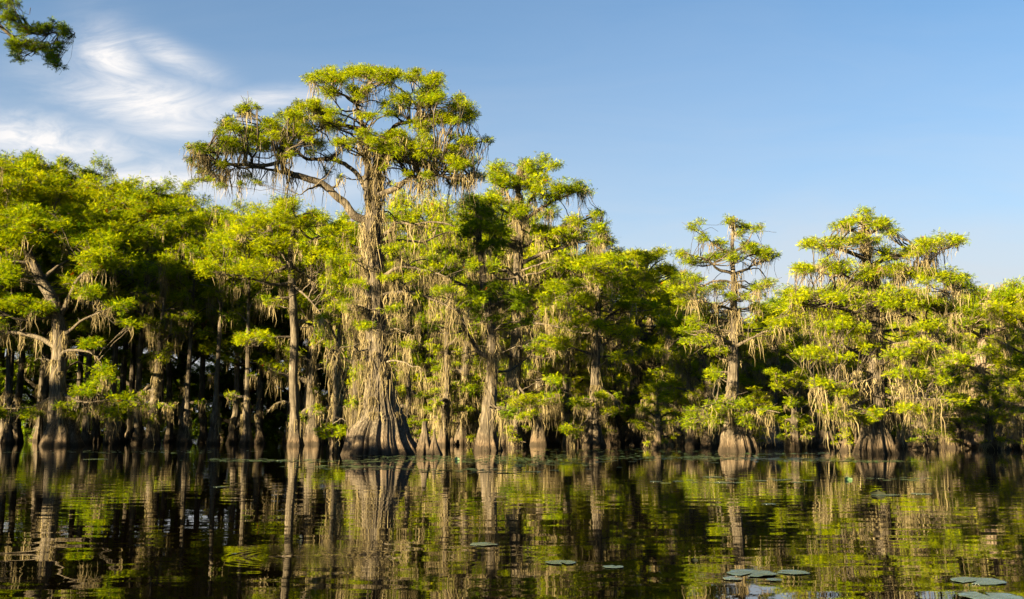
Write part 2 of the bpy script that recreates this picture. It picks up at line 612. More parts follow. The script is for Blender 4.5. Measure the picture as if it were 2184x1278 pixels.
def nearest_node(nodes, c, below=.25):
    """attachment point for a branch serving a leaf cluster"""
    d = nodes[:, :3] - c
    dist = np.linalg.norm(d * np.array([1, 1, 1.15]), axis=1) + np.where(d[:, 2] > -.1, 1.2 * (d[:, 2] + .1), 0) * 1.5
    return nodes[int(np.argmin(dist))]


def serve_blobs(wood, lv, ms, nodes, blobs, s, dens, flat, moss, rg, twig=.035, moss_len=1.2, mossw=.045, sparse=False):
    """each cluster gets a branch from the nearest wood, some twigs, its leaves and hanging moss"""
    ztop = max(b_[0][2] for b_ in blobs) if len(blobs) else 1
    mfac = lambda c_: .08 + .62 * max(0.0, 1 - (c_[2] / ztop) ** 2)       # moss thins out towards the top
    for (c, Rb) in blobs:
        c = np.asarray(c, float)
        nd = nearest_node(nodes, c)
        a = nd[:3]
        L_ = np.linalg.norm(c - a)
        if L_ > .3:
            mid = (a + c) / 2 + np.array([0, 0, rg.uniform(-.12, .06) * L_]) + rg.normal(0, .07 * L_, 3)
            P = curve([a, mid, c], max(4, int(4 + L_ * 1.5)), .03 * min(L_, 3), rg)
            r0 = min(nd[3] * .6, twig * (.55 + .35 * L_))
            wood.tube(P, np.linspace(r0, r0 * .45, len(P)), 5)
        else:
            P = np.array([a, c]); r0 = twig * .7
        tw = max(2, int(3 + Rb * 1.5))
        for k in range(tw):
            d = rg.normal(size=3) * np.array([1, 1, .35]); d /= np.linalg.norm(d)
            e = c + d * Rb * .85
            st = P[int(rg.integers(len(P) // 2, len(P)))]
            Q = curve([st, (st + e) / 2 + rg.normal(0, .08 * Rb, 3), e], 5, .015, rg)
            wood.tube(Q, np.linspace(r0 * .45, .008, 5), 4)
            if rg.uniform() < moss * .16 * mfac(c):
                ms.bundle(Q[int(rg.integers(1, 4))], moss_len * rg.uniform(.3, .9), int(rg.integers(4, 9)), .12, None, mossw, rg)
        lv.blob(c, Rb, s, dens, flat, rg)
        if rg.uniform() < moss * mfac(c):
            for k in range(1):
                q = P[int(rg.integers(0, len(P)))]
                ms.bundle(q, moss_len * rg.uniform(.4, 1.3), int(rg.integers(6, 16)), .22, None, mossw, rg)


def hang_on(ms, P, amount, length, rg, wd=.045, start=0.0):
    """moss along a limb"""
    n = len(P)
    seg = np.linalg.norm(np.diff(P, axis=0), axis=1).sum()
    k = int(seg * amount * .42)
    T = np.gradient(P, axis=0); T /= np.linalg.norm(T, axis=1)[:, None] + 1e-9
    for _ in range(k):
        i = int(rg.integers(int(start * n), n))
        ms.bundle(P[i], length * rg.uniform(.35, 1.35), int(rg.integers(7, 20)), .16, T[i], wd, rg)


def moss_trunk(ms, P, rad, amount, length, rg, wd=.045, zmin=2.0):
    seg = max(P[-1][2] - zmin, 0)
    for _ in range(int(seg * amount)):
        i = int(rg.integers(0, len(P)))
        if P[i][2] < zmin: continue
        th = rg.uniform(0, 6.28)
        a = P[i] + np.array([math.cos(th), math.sin(th), 0]) * rad[i] * 1.05
        ms.bundle(a, length * rg.uniform(.4, 1.3), int(rg.integers(6, 14)), .12, None, wd, rg)


# ------------------------------------------------------------------ the setting
def sheet(name, x0, x1, y0, y1, z, mat):
    me = bpy.data.meshes.new(name)
    me.from_pydata([(x0, y0, z), (x1, y0, z), (x1, y1, z), (x0, y1, z)], [], [(0, 1, 2, 3)])
    me.materials.append(mat)
    o = link(bpy.data.objects.new(name, me))
    return o


lake = sheet('water', -3000, 3000, -3000, 3000, 0, M_WATER)
tag(lake, 'dark still lake water mirroring the cypress trees', None, None, 'structure')

M_SOIL = simple_mat('swamp_soil', (.02, .016, .010), (.05, .04, .025), 1.5, .9, .2)


def shore():
    """low swampy bank behind the trees"""
    nx, ny = 90, 10
    V = []; Q = []
    for j in range(ny):
        for i in range(nx):
            x = -260 + 520 * i / (nx - 1)
            y = 150 + j * 40
            z = -0.25 + 1.1 * min(1, j / 1.5) + .18 * math.sin(i * 1.7 + j) + .1 * math.sin(i * .6 + j * 2.1)
            V.append((x, y, z if j else -.4))
    for j in range(ny - 1):
        for i in range(nx - 1):
            a = j * nx + i
            Q += [a, a + 1, a + nx + 1, a + nx]
    me = mesh_from('shore_ground', np.array(V), Q, np.full(len(Q) // 4, 4), M_SOIL, True)
    o = link(bpy.data.objects.new('shore_ground', me))
    tag(o, 'low dark muddy bank under the trees', None, None, 'structure')


shore()


# ------------------------------------------------------------------ trees traced from the photograph
def make_thing(name, loc, label, cat, group=None):
    o = bpy.data.objects.new(name, None)
    o.empty_display_size = .5
    o.location = loc
    link(o)
    return tag(o, label, cat, group)


def part(name, me, root, off):
    o = bpy.data.objects.new(name, me)
    link(o, root)
    o.location = off
    return o


def traced_tree(label, Y, trunk, limbs, regions, s=.45, dens=1.0, flat=.5, moss=.5, moss_len=1.3, trunk_moss=1.0, limb_moss=1.2,
                leafm=None, bark=None, depth=3.0, vol=2, seed=1, k1=9, amp=.28, H0=1.2, sides=40, extra_feet=(), name='cypress_tree', group=None,
                twig=.035, bare=(), mossw=.045, fine=.04, rscale=1.3):
    """trunk: [(px,py,width_px)...] from the water up; limbs: [([(px,py)...], width_px, depth bend)]; regions: [(px,py,rx,ry,n,r)]"""
    rg = np.random.default_rng(seed)
    base = at(trunk[0][0], trunk[0][1], Y); base[2] = 0
    root = make_thing(name, base, label, 'tree', group)
    k = Y / F
    T = np.array([at(p[0], p[1], Y) for p in trunk]); T[0][2] = -.5
    dz = rg.normal(0, .25, len(T)); dz[0] = 0
    T[:, 1] += np.cumsum(dz) * .5
    T -= base
    n = max(24, int(T[-1][2] * 2.2))
    P = curve(T, n, .03, rg)
    # radius by height
    wz = T[:, 2]; ww = np.array([p[2] for p in trunk]) * k / 2
    rad = np.interp(P[:, 2], wz, ww)
    wood = Wood()
    trunk_tube(wood, P, rad, sides, H0, k1, amp, fine, seed)
    for (fx, fy, fw, th) in extra_feet:     # extra stems rising from the same foot
        f0 = at(fx, fy, Y) - base; f0[2] = -.5; f0[1] += rg.uniform(-.6, .6)
        top = P[int(np.argmin(np.abs(P[:, 2] - th)))]
        Q = curve([f0, f0 * .75 + top * .25 + np.array([0, 0, .4]), f0 * .3 + top * .7, top], 14, .04, rg)
        r_ = np.interp(np.linspace(0, 1, 14), [0, .25, 1], [fw * k / 2, fw * k / 4, fw * k / 7])
        trunk_tube(wood, Q, r_, 22, .8, 5, .3, .05, seed + 5)
    nodes = [np.column_stack([P, rad])[int(n * .3):]]
    lv, ms = Leaves(), Moss()
    limb_objs = []
    for (pts, wpx, bend) in limbs:
        Lp = []
        m = len(pts)
        for i, (x, y) in enumerate(pts):
            t = i / (m - 1)
            Lp.append(at(x, y, Y + bend * t) - base)
        Lp = np.array(Lp)
        # root the limb inside the trunk (or a parent limb)
        if m > 1:
            allp = np.concatenate(nodes)
            j = int(np.argmin(np.linalg.norm(allp[:, :3] - Lp[0], axis=1)))
            Lp[:, 1] += (allp[j, 1] - Lp[0, 1]) * np.linspace(1, .4, m)
            Lp[0] = allp[j, :3]
        nn = max(8, m * 4)
        Q = curve(Lp, nn, .035, rg)
        r_ = np.linspace(1, .32, nn) ** 1.1 * wpx * k / 2
        w2 = Wood(); w2.tube(Q, r_, 9, lambda th, PP: 1 + .10 * np.sin(3 * th[None] + PP[:, :1] * 2) + .06 * np.sin(7 * th[None] + PP[:, 1:2] * 3))
        limb_objs.append(w2)
        nodes.append(np.column_stack([Q, r_])[nn // 4:])
        hang_on(ms, Q, limb_moss * max(.06, 1.1 - (Q[:, 2].mean() / P[-1][2]) ** 3.2 * 1.15), moss_len, rg, mossw, .15)
        # small side branches, some bare
        for _ in range(nn // 5):
            i = int(rg.integers(nn // 4, nn)); d = rg.normal(size=3) * np.array([1, 1, .6]) + np.array([0, 0, .3]); d /= np.linalg.norm(d)
            Ls = rg.uniform(.6, 1.8) * min(1, Y / 60) ** 1.5
            w2.tube(curve([Q[i], Q[i] + d * Ls * .5 + rg.normal(0, .1, 3), Q[i] + d * Ls + np.array([0, 0, rg.uniform(-.3, .2)])], 6, .03, rg), np.linspace(r_[i] * .45, .01, 6), 5)
    nodes = np.concatenate(nodes)
    blobs = []
    for (x, y, rx, ry, nb, r) in regions:
        for _ in range(nb):
            a = rg.uniform(0, 6.283); q = math.sqrt(rg.uniform(0, 1))
            bx, by = x + rx * q * math.cos(a), y + ry * q * math.sin(a)
            for v_ in range(vol):
                dy = rg.uniform(-1, 1) * depth
                jx, jy = rg.normal(0, 4, 2) if v_ else (0, 0)
                blobs.append((at(bx + jx, by + jy, Y + dy) - base, r * k * rg.uniform(.75, 1.4) * rscale))
    serve_blobs(wood, lv, ms, nodes, blobs, s, dens, flat, moss, rg, twig, moss_len, mossw)
    moss_trunk(ms, P, rad, trunk_moss, moss_len * 1.1, rg, mossw)
    part('trunk', wood.mesh('trunk', bark or M_BARK), root, (0, 0, 0))
    for w2 in limb_objs:
        part('limb', w2.mesh('limb', bark or M_BARK), root, (0, 0, 0))
    for pts, wpx, bend in bare:
        Lp = np.array([at(x, y, Y + bend * i / (len(pts) - 1)) - base for i, (x, y) in enumerate(pts)])
        Q = curve(Lp, len(pts) * 5, .03, rg)
        w3 = Wood(); w3.tube(Q, np.linspace(1, .25, len(Q)) * wpx * k / 2, 7)
        for _ in range(len(Q) // 3):
            i = int(rg.integers(2, len(Q))); d = rg.normal(size=3); d /= np.linalg.norm(d)
            w3.tube(curve([Q[i], Q[i] + d * .3, Q[i] + d * .6 - np.array([0, 0, .15])], 4, .03, rg), np.linspace(wpx * k * .12, .006, 4), 4)
        bo = part('dead_branch', w3.mesh('dead_branch', M_DEAD), root, (0, 0, 0)); bo['label'] = 'bare pale branch'
        hang_on(ms, Q, limb_moss * 1.2, moss_len * .7, rg, mossw, .3)
    if blobs:
        part('crown', lv.mesh('crown', leafm or M_LEAF, rg), root, (0, 0, 0))
    if ms.A:
        part('spanish_moss', ms.mesh('spanish_moss', M_MOSS, rg), root, (0, 0, 0))['kind'] = 'stuff'
    return root


# ---- the great flat-topped cypress
traced_tree(
    'tallest flat-topped bald cypress with broad fluted foot and crooked mossy limbs', 53.0,
    [(812, 970, 170), (812, 945, 140), (812, 905, 104), (810, 865, 74), (808, 820, 58), (803, 770, 50), (800, 700, 43), (797, 620, 39), (793, 540, 38), (792, 480, 38), (796, 445, 30), (800, 400, 22), (801, 366, 19), (806, 330, 15), (823, 283, 11)],
    [([(794, 484), (758, 460), (735, 435), (715, 417), (686, 391), (650, 379), (622, 372), (606, 362), (600, 348), (560, 352), (499, 350), (452, 337), (418, 318)], 19, -2.0),
     ([(612, 366), (560, 364), (506, 364)], 8, -1.5),
     ([(790, 440), (765, 375), (736, 348), (700, 336), (675, 338), (646, 334), (614, 301), (580, 280), (545, 250), (524, 226)], 12, 1.5),
     ([(790, 450), (783, 424), (783, 359), (776, 301), (776, 269), (761, 237), (769, 208), (790, 170)], 17, -.6),
     ([(776, 272), (740, 270), (704, 269), (661, 287), (620, 270)], 9, 1.2),
     ([(764, 225), (722, 201), (679, 186), (660, 165)], 6, -1),
     ([(823, 283), (850, 262), (884, 251), (887, 226), (862, 195), (830, 170)], 10, .5),
     ([(886, 236), (900, 200), (915, 172)], 7, 1),
     ([(812, 413), (848, 395), (884, 373), (930, 372), (975, 380), (1010, 373)], 13, -2.5),
     ([(803, 372), (830, 337), (884, 348), (927, 352), (970, 316), (1028, 301)], 10, 2.0),
     ([(800, 508), (822, 496), (837, 488), (844, 474), (884, 476), (930, 472), (970, 481)], 10, -2.0),
     ([(800, 517), (848, 513), (902, 515), (930, 502), (956, 496)], 8, 1.5),
     ([(690, 390), (668, 406), (640, 418)], 7, -1.5),
     ([(795, 600), (770, 560), (745, 520)], 6, -1),
     ([(800, 590), (850, 570), (905, 575), (950, 590)], 8, -2.5),
     ([(800, 640), (860, 620), (930, 640), (970, 660)], 8, -3), ([(798, 680), (770, 655), (738, 650)], 6, -1.5), ([(802, 720), (840, 700), (875, 715)], 6, -2)],
    [(672, 160, 16, 12, 4, 16), (715, 162, 25, 14, 6, 18), (765, 152, 30, 14, 8, 19), (815, 165, 26, 18, 7, 18), (760, 190, 40, 14, 6, 17), (700, 195, 20, 8, 3, 14),
     (890, 160, 16, 12, 4, 16), (930, 172, 18, 16, 6, 17), (905, 200, 36, 16, 7, 17), (860, 215, 26, 14, 4, 16),
     (970, 215, 14, 14, 3, 15), (990, 250, 20, 26, 7, 17), (950, 260, 30, 26, 7, 17), (905, 262, 26, 20, 4, 16), (830, 235, 26, 16, 4, 15), (855, 290, 30, 20, 6, 16),
     (535, 236, 18, 14, 5, 14), (482, 258, 18, 12, 4, 14), (500, 285, 36, 16, 8, 15), (565, 268, 30, 16, 7, 15), (620, 252, 26, 18, 6, 16), (655, 230, 22, 14, 4, 15), (690, 235, 26, 18, 7, 17), (700, 262, 36, 12, 6, 16),
     (640, 280, 26, 14, 5, 15), (470, 310, 36, 14, 7, 15), (425, 320, 20, 16, 5, 14), (412, 345, 10, 10, 2, 11), (540, 310, 36, 16, 7, 15), (590, 330, 26, 12, 4, 13), (465, 345, 34, 12, 4, 13),
     (440, 380, 32, 16, 7, 10), (520, 385, 60, 14, 6, 10), (600, 290, 40, 16, 6, 14), (640, 320, 40, 14, 5, 13), (690, 300, 40, 14, 5, 14), (730, 310, 30, 14, 4, 13), (900, 370, 60, 16, 5, 12), (970, 390, 40, 12, 5, 11), (700, 370, 40, 10, 2, 9),
     (790, 300, 30, 16, 6, 16), (840, 320, 40, 18, 8, 17), (900, 310, 36, 22, 9, 17), (955, 310, 36, 22, 8, 16), (1000, 300, 26, 12, 4, 13), (1035, 300, 10, 6, 2, 10),
     (935, 345, 40, 14, 6, 15), (990, 345, 28, 16, 6, 14), (1015, 372, 18, 12, 3, 12), (880, 340, 30, 12, 4, 14), (820, 350, 20, 8, 2, 12),
     (720, 330, 40, 10, 2, 10), (770, 240, 30, 14, 3, 12), (850, 400, 30, 10, 1, 9),
     (955, 570, 60, 20, 6, 18), (880, 580, 50, 14, 5, 15), (990, 630, 40, 20, 5, 17), (900, 625, 40, 14, 4, 14), (835, 590, 26, 12, 5, 13), (765, 610, 22, 20, 5, 13), (850, 665, 30, 12, 4, 13), (740, 650, 20, 14, 5, 13), (870, 470, 30, 8, 2, 9), (850, 530, 40, 14, 5, 13), (750, 540, 24, 14, 4, 12), (780, 700, 26, 10, 4, 12), (860, 730, 26, 10, 4, 12)],
    s=.30, leafm=M_LEAF_OLD, dens=1.15, moss=.7, moss_len=2.2, trunk_moss=13, limb_moss=2.6, depth=3.6, vol=2, rscale=1.28, seed=11, k1=13, amp=.05, H0=1.6, sides=300, fine=.05,
    twig=.04,
    bare=[([(800, 740), (770, 748), (745, 738), (718, 748)], 5, -1.5), ([(812, 772), (850, 770), (870, 778), (900, 782)], 5, -2), ([(842, 392), (870, 385), (900, 392), (915, 382)], 4, -2)])

# ---- leaning cypress at the left edge
traced_tree(
    'leaning mossy cypress at the far left edge with sunlit cloud-like foliage', 84.0,
    [(130, 950, 92), (130, 925, 66), (126, 890, 44), (127, 830, 32), (131, 740, 31), (132, 690, 27), (115, 640, 25), (88, 590, 21), (62, 540, 16), (40, 490, 10), (30, 460, 6)],
    [([(131, 690), (150, 640), (172, 595), (205, 572), (235, 577)], 12, -2), ([(130, 745), (95, 724), (50, 712), (0, 708), (-40, 705)], 13, 2),
     ([(128, 800), (132, 760), (150, 748), (190, 751), (215, 770), (222, 800)], 9, -2), ([(95, 600), (140, 560), (200, 545)], 10, 2),
     ([(75, 565), (20, 560), (-40, 570)], 9, -2), ([(128, 870), (180, 858), (240, 852), (300, 860)], 7, -3), ([(130, 720), (170, 690), (230, 660)], 9, -3),
     ([(128, 880), (70, 868), (0, 872)], 6, 2)],
    [(40, 465, 50, 18, 8, 22), (105, 480, 36, 18, 7, 20), (0, 490, 40, 26, 8, 22), (60, 515, 50, 20, 9, 22), (145, 515, 26, 20, 6, 20), (220, 525, 42, 24, 10, 22), (250, 560, 26, 14, 4, 18),
     (190, 560, 30, 12, 4, 17), (10, 560, 40, 14, 5, 19), (-20, 600, 40, 20, 4, 22), (140, 600, 30, 12, 3, 15), (175, 622, 50, 9, 6, 16), (240, 650, 30, 9, 5, 15), (60, 660, 50, 9, 6, 17), (-10, 640, 40, 14, 5, 20), (270, 690, 10, 5, 2, 11),
     (200, 735, 18, 8, 3, 15), (215, 800, 26, 14, 5, 16), (185, 830, 26, 10, 4, 15), (265, 858, 40, 9, 7, 15), (235, 880, 36, 10, 5, 14), (150, 870, 40, 14, 3, 14), (20, 882, 60, 6, 6, 15)],
    s=.6, dens=1.0, moss=.5, moss_len=2.4, trunk_moss=2.2, limb_moss=1.4, depth=4, vol=2, rscale=1.5, seed=23, k1=9, sides=64, amp=.2, H0=1.6, mossw=.07, twig=.05,
    bare=[([(122, 772), (100, 768), (85, 764), (72, 770)], 5, -1)])

# ---- slender lit cypress between the dark wood and the great tree
traced_tree(
    'slender straight cypress with bare pole and spreading sunlit crown, before the dark wood', 86.0,
    [(632, 946, 40), (630, 925, 27), (628, 890, 20), (626, 800, 18), (627, 700, 17), (622, 600, 16), (617, 560, 13), (622, 510, 9), (628, 460, 5)],
    [([(618, 575), (588, 548), (556, 528), (520, 500)], 8, -2), ([(618, 560), (590, 520), (575, 480)], 7, 2), ([(621, 600), (575, 606), (520, 590), (470, 585)], 8, -2), ([(619, 565), (655, 590), (700, 615)], 9, 2),
     ([(618, 545), (650, 520), (690, 500), (730, 505)], 8, -2), ([(622, 636), (595, 635), (566, 641)], 6, -1), ([(628, 722), (590, 718), (556, 722), (530, 730)], 6, -2), ([(620, 610), (660, 640), (700, 690)], 6, -3)],
    [(540, 460, 40, 20, 6, 20), (600, 450, 40, 18, 7, 20), (655, 470, 36, 20, 6, 20), (500, 505, 36, 18, 6, 20), (560, 515, 46, 20, 7, 20), (635, 520, 40, 18, 6, 18), (455, 575, 36, 12, 5, 18), (525, 575, 50, 14, 8, 18),
     (600, 575, 40, 12, 5, 16), (690, 550, 40, 22, 6, 20), (722, 500, 30, 22, 5, 20), (700, 600, 36, 16, 5, 18), (545, 715, 36, 7, 6, 14), (522, 726, 16, 6, 3, 13), (570, 640, 24, 6, 2, 12), (700, 685, 30, 10, 4, 15), (745, 640, 30, 24, 5, 18)],
    s=.6, moss=.5, moss_len=1.9, trunk_moss=.5, limb_moss=1.6, depth=4, seed=31, k1=7, sides=40, amp=.2, mossw=.07, twig=.05,
    bare=[([(627, 862), (605, 856), (588, 862), (572, 880)], 4, -1.5)])

# ---- tall cypress right of the great tree
traced_tree(
    'tall open-crowned cypress just right of the great tree, long limbs reaching right', 80.0,
    [(1088, 954, 66), (1088, 930, 44), (1092, 880, 32), (1098, 780, 27), (1104, 650, 24), (1106, 560, 21), (1108, 480, 16), (1109, 430, 11), (1105, 380, 7), (1120, 345, 4)],
    [([(1108, 480), (1085, 420), (1062, 375), (1052, 350)], 7, 1.5), ([(1109, 470), (1135, 420), (1155, 385), (1172, 352)], 7, -1.5), ([(1108, 475), (1160, 440), (1200, 420), (1248, 402)], 8, -2),
     ([(1107, 530), (1150, 505), (1196, 485), (1240, 472), (1282, 454)], 9, 2), ([(1107, 560), (1160, 540), (1200, 525), (1250, 515), (1292, 512)], 9, -2), ([(1104, 600), (1060, 570), (1010, 560)], 9, 2), ([(1104, 640), (1160, 600), (1210, 590)], 8, 3),
     ([(1100, 700), (1150, 690), (1200, 700)], 7, -3), ([(1098, 760), (1050, 750), (1000, 760)], 7, -3), ([(1092, 870), (1130, 850), (1180, 850)], 6, -3)],
    [(1058, 352, 14, 10, 3, 15), (1120, 358, 26, 12, 6, 17), (1165, 352, 18, 12, 5, 16), (1075, 385, 30, 16, 6, 18), (1130, 395, 36, 20, 8, 18), (1205, 398, 26, 12, 5, 16), (1240, 402, 14, 8, 3, 14), (1185, 425, 30, 12, 4, 16),
     (1050, 430, 30, 20, 6, 20), (1110, 450, 40, 16, 6, 18), (1262, 456, 20, 8, 4, 13), (1232, 470, 24, 10, 3, 14), (1275, 490, 20, 14, 5, 16), (1225, 500, 36, 12, 6, 17), (1170, 500, 36, 16, 5, 17), (1280, 520, 26, 14, 5, 17),
     (1060, 500, 40, 24, 6, 20), (1020, 560, 36, 20, 5, 20), (1180, 570, 50, 20, 8, 20), (1220, 545, 40, 14, 5, 18), (1130, 620, 40, 16, 4, 18), (1190, 650, 40, 20, 5, 18), (1050, 700, 40, 20, 3, 16), (1160, 730, 50, 20, 4, 17), (1150, 850, 36, 20, 6, 15), (1110, 880, 26, 12, 3, 13), (1180, 810, 30, 12, 3, 14)],
    s=.55, moss=.6, moss_len=2.6, trunk_moss=4.0, limb_moss=2.2, depth=4, seed=41, k1=8, sides=100, amp=.18, mossw=.065, twig=.05, extra_feet=((1072, 954, 26, 3.5), (1110, 952, 24, 3)))

# ---- dark-leaved cypress crossing it
traced_tree(
    'dark green cypress with crooked dropping limbs, in front of the tall open-crowned one', 64.0,
    [(1040, 957, 62), (1040, 935, 40), (1042, 890, 30), (1048, 800, 24), (1050, 740, 22), (1040, 660, 20), (1030, 580, 15), (1022, 500, 10), (1018, 430, 6)],
    [([(1048, 770), (1020, 750), (1000, 715), (985, 680), (968, 655)], 11, -2), ([(1030, 590), (1000, 560), (950, 560)], 8, 2), ([(1026, 540), (1060, 500), (1075, 450)], 8, -2), ([(1042, 670), (1080, 640), (1120, 640)], 8, -2), ([(1036, 640), (990, 610), (930, 590), (880, 590)], 9, -3),
     ([(1048, 800), (1090, 790), (1130, 760)], 7, 2)],
    [(1020, 440, 30, 20, 8, 17), (1060, 470, 24, 26, 8, 17), (1000, 480, 34, 24, 8, 18), (1050, 530, 26, 20, 5, 17), (990, 540, 36, 20, 6, 17), (950, 570, 40, 18, 6, 17), (1085, 640, 36, 26, 10, 18), (1020, 620, 36, 20, 7, 17), (1100, 690, 26, 12, 4, 15), (1040, 680, 30, 14, 4, 16), (880, 585, 36, 14, 6, 16), (1000, 660, 26, 14, 4, 14), (930, 700, 26, 14, 2, 13), (1070, 880, 24, 14, 3, 14)],
    s=.45, moss=.6, moss_len=2.4, trunk_moss=4.5, limb_moss=2.4, depth=3, seed=43, leafm=M_LEAF_DEEP, k1=8, sides=100, amp=.18, extra_feet=((1020, 956, 30, 3), (1058, 955, 22, 2.5)))

# ---- round-crowned cypress in the middle
traced_tree(
    'round-crowned cypress with straight fluted trunk in open water, centre right', 78.0,
    [(1262, 954, 56), (1263, 930, 36), (1266, 890, 24), (1268, 840, 19), (1270, 760, 18), (1274, 680, 15), (1278, 620, 11), (1282, 560, 6), (1284, 535, 4)],
    [([(1274, 680), (1240, 650), (1200, 635), (1180, 640)], 6, -2), ([(1277, 640), (1240, 600), (1220, 580)], 6, 2), ([(1278, 620), (1310, 590), (1340, 575)], 6, -2), ([(1274, 690), (1320, 660), (1370, 640)], 7, 2), ([(1270, 760), (1220, 745), (1180, 740)], 6, -2), ([(1270, 765), (1310, 760), (1350, 745)], 6, 2),
     ([(1268, 860), (1245, 850), (1230, 862)], 4, -1), ([(1267, 850), (1290, 838), (1310, 845)], 4, -1.5), ([(1264, 915), (1240, 908), (1215, 912)], 4, -2)],
    [(1282, 548, 30, 10, 6, 16), (1245, 570, 30, 14, 7, 17), (1320, 575, 30, 16, 7, 17), (1205, 605, 26, 16, 6, 17), (1285, 600, 46, 16, 8, 17), (1355, 610, 26, 20, 6, 17), (1235, 640, 40, 12, 6, 16), (1310, 645, 46, 14, 7, 16), (1180, 650, 24, 14, 4, 15), (1380, 645, 20, 14, 4, 15),
     (1250, 690, 50, 16, 6, 16), (1330, 700, 40, 18, 6, 16), (1190, 720, 30, 14, 4, 15), (1170, 745, 26, 10, 4, 15), (1240, 858, 22, 12, 5, 12), (1300, 842, 20, 12, 6, 12), (1300, 880, 20, 9, 4, 12), (1222, 912, 26, 6, 6, 11), (1340, 760, 30, 14, 3, 14)],
    s=.5, moss=.6, moss_len=1.9, trunk_moss=3.5, limb_moss=2.2, depth=4, seed=53, k1=7, sides=90, amp=.18, mossw=.06, twig=.04)

traced_tree(
    'cypress on a broad dark cone-shaped foot, right of the round-crowned one', 98.0,
    [(1358, 946, 76), (1357, 925, 52), (1355, 895, 32), (1356, 860, 24), (1358, 780, 21), (1364, 680, 15), (1372, 600, 10), (1380, 540, 5)],
    [([(1364, 680), (1400, 650), (1430, 640)], 6, -2), ([(1368, 640), (1340, 590), (1330, 550)], 6, 2), ([(1358, 770), (1400, 745), (1440, 740)], 6, -3), ([(1374, 590), (1400, 560), (1420, 550)], 5, 2), ([(1356, 880), (1390, 870), (1430, 880)], 4, -3)],
    [(1340, 540, 26, 10, 5, 15), (1390, 545, 26, 14, 7, 16), (1425, 580, 20, 18, 6, 16), (1370, 590, 40, 20, 8, 17), (1430, 640, 26, 24, 7, 18), (1385, 650, 40, 20, 7, 17), (1340, 690, 30, 20, 4, 16), (1420, 710, 36, 22, 7, 18), (1370, 760, 36, 16, 4, 16), (1440, 760, 36, 20, 6, 18), (1390, 872, 50, 8, 9, 12), (1370, 820, 30, 10, 2, 13)],
    s=.6, moss=.55, moss_len=2.0, trunk_moss=2.5, limb_moss=2.2, depth=4, seed=59, k1=9, sides=90, amp=.14, mossw=.07, twig=.05)

# ---- pagoda-like cypress against the sky
traced_tree(
    'slim tiered cypress rising alone against the sky on a dark swollen foot', 61.0,
    [(1572, 964, 84), (1571, 945, 68), (1568, 915, 52), (1563, 885, 34), (1560, 850, 25), (1561, 780, 20), (1563, 700, 20), (1563, 640, 13), (1561, 590, 10), (1562, 530, 7), (1563, 480, 5), (1564, 462, 3)],
    [([(1562, 596), (1530, 575), (1500, 552), (1470, 545)], 7, -1.5), ([(1562, 592), (1590, 575), (1625, 557), (1655, 552)], 7, 1.5), ([(1562, 540), (1530, 525), (1500, 500), (1482, 480)], 5, 1.5), ([(1562, 540), (1590, 520), (1608, 490)], 5, -1.5),
     ([(1561, 605), (1525, 600), (1490, 612), (1450, 600)], 6, 2), ([(1563, 740), (1535, 722), (1508, 698)], 8, -2), ([(1563, 740), (1600, 722), (1638, 706)], 8, -2), ([(1563, 650), (1600, 630), (1630, 605)], 6, -2), ([(1561, 660), (1520, 650), (1480, 640)], 6, -2),
     ([(1562, 860), (1530, 860), (1480, 872)], 6, -3), ([(1562, 870), (1610, 872), (1660, 880)], 6, -3)],
    [(1563, 475, 10, 12, 4, 11), (1484, 484, 14, 9, 4, 11), (1505, 505, 14, 9, 3, 11), (1603, 486, 16, 10, 5, 11), (1452, 543, 16, 8, 4, 12), (1480, 556, 22, 9, 5, 12), (1520, 548, 22, 7, 4, 12), (1560, 540, 24, 10, 6, 12), (1595, 528, 22, 11, 6, 12), (1640, 545, 20, 12, 7, 12), (1610, 545, 20, 9, 4, 11), (1535, 520, 16, 8, 3, 11), (1580, 505, 14, 10, 3, 10),
     (1622, 605, 20, 14, 6, 13), (1485, 610, 34, 16, 8, 15), (1450, 600, 20, 20, 5, 15), (1540, 618, 26, 9, 4, 12), (1580, 630, 26, 10, 4, 12), (1475, 660, 40, 20, 8, 16), (1510, 685, 34, 16, 6, 15), (1620, 650, 30, 14, 4, 14), (1470, 720, 34, 20, 6, 16), (1640, 700, 24, 12, 4, 14), (1520, 740, 26, 14, 3, 14),
     (1500, 870, 46, 12, 9, 15), (1570, 862, 40, 10, 8, 15), (1620, 885, 50, 12, 8, 15), (1480, 900, 36, 10, 5, 13), (1550, 895, 40, 12, 6, 14), (1550, 800, 50, 16, 4, 14)],
    s=.32, dens=.85, moss=.45, moss_len=1.5, trunk_moss=3.0, limb_moss=1.2, depth=2.6, seed=61, leafm=M_LEAF_OLD, k1=10, sides=150, amp=.07, H0=1.3)

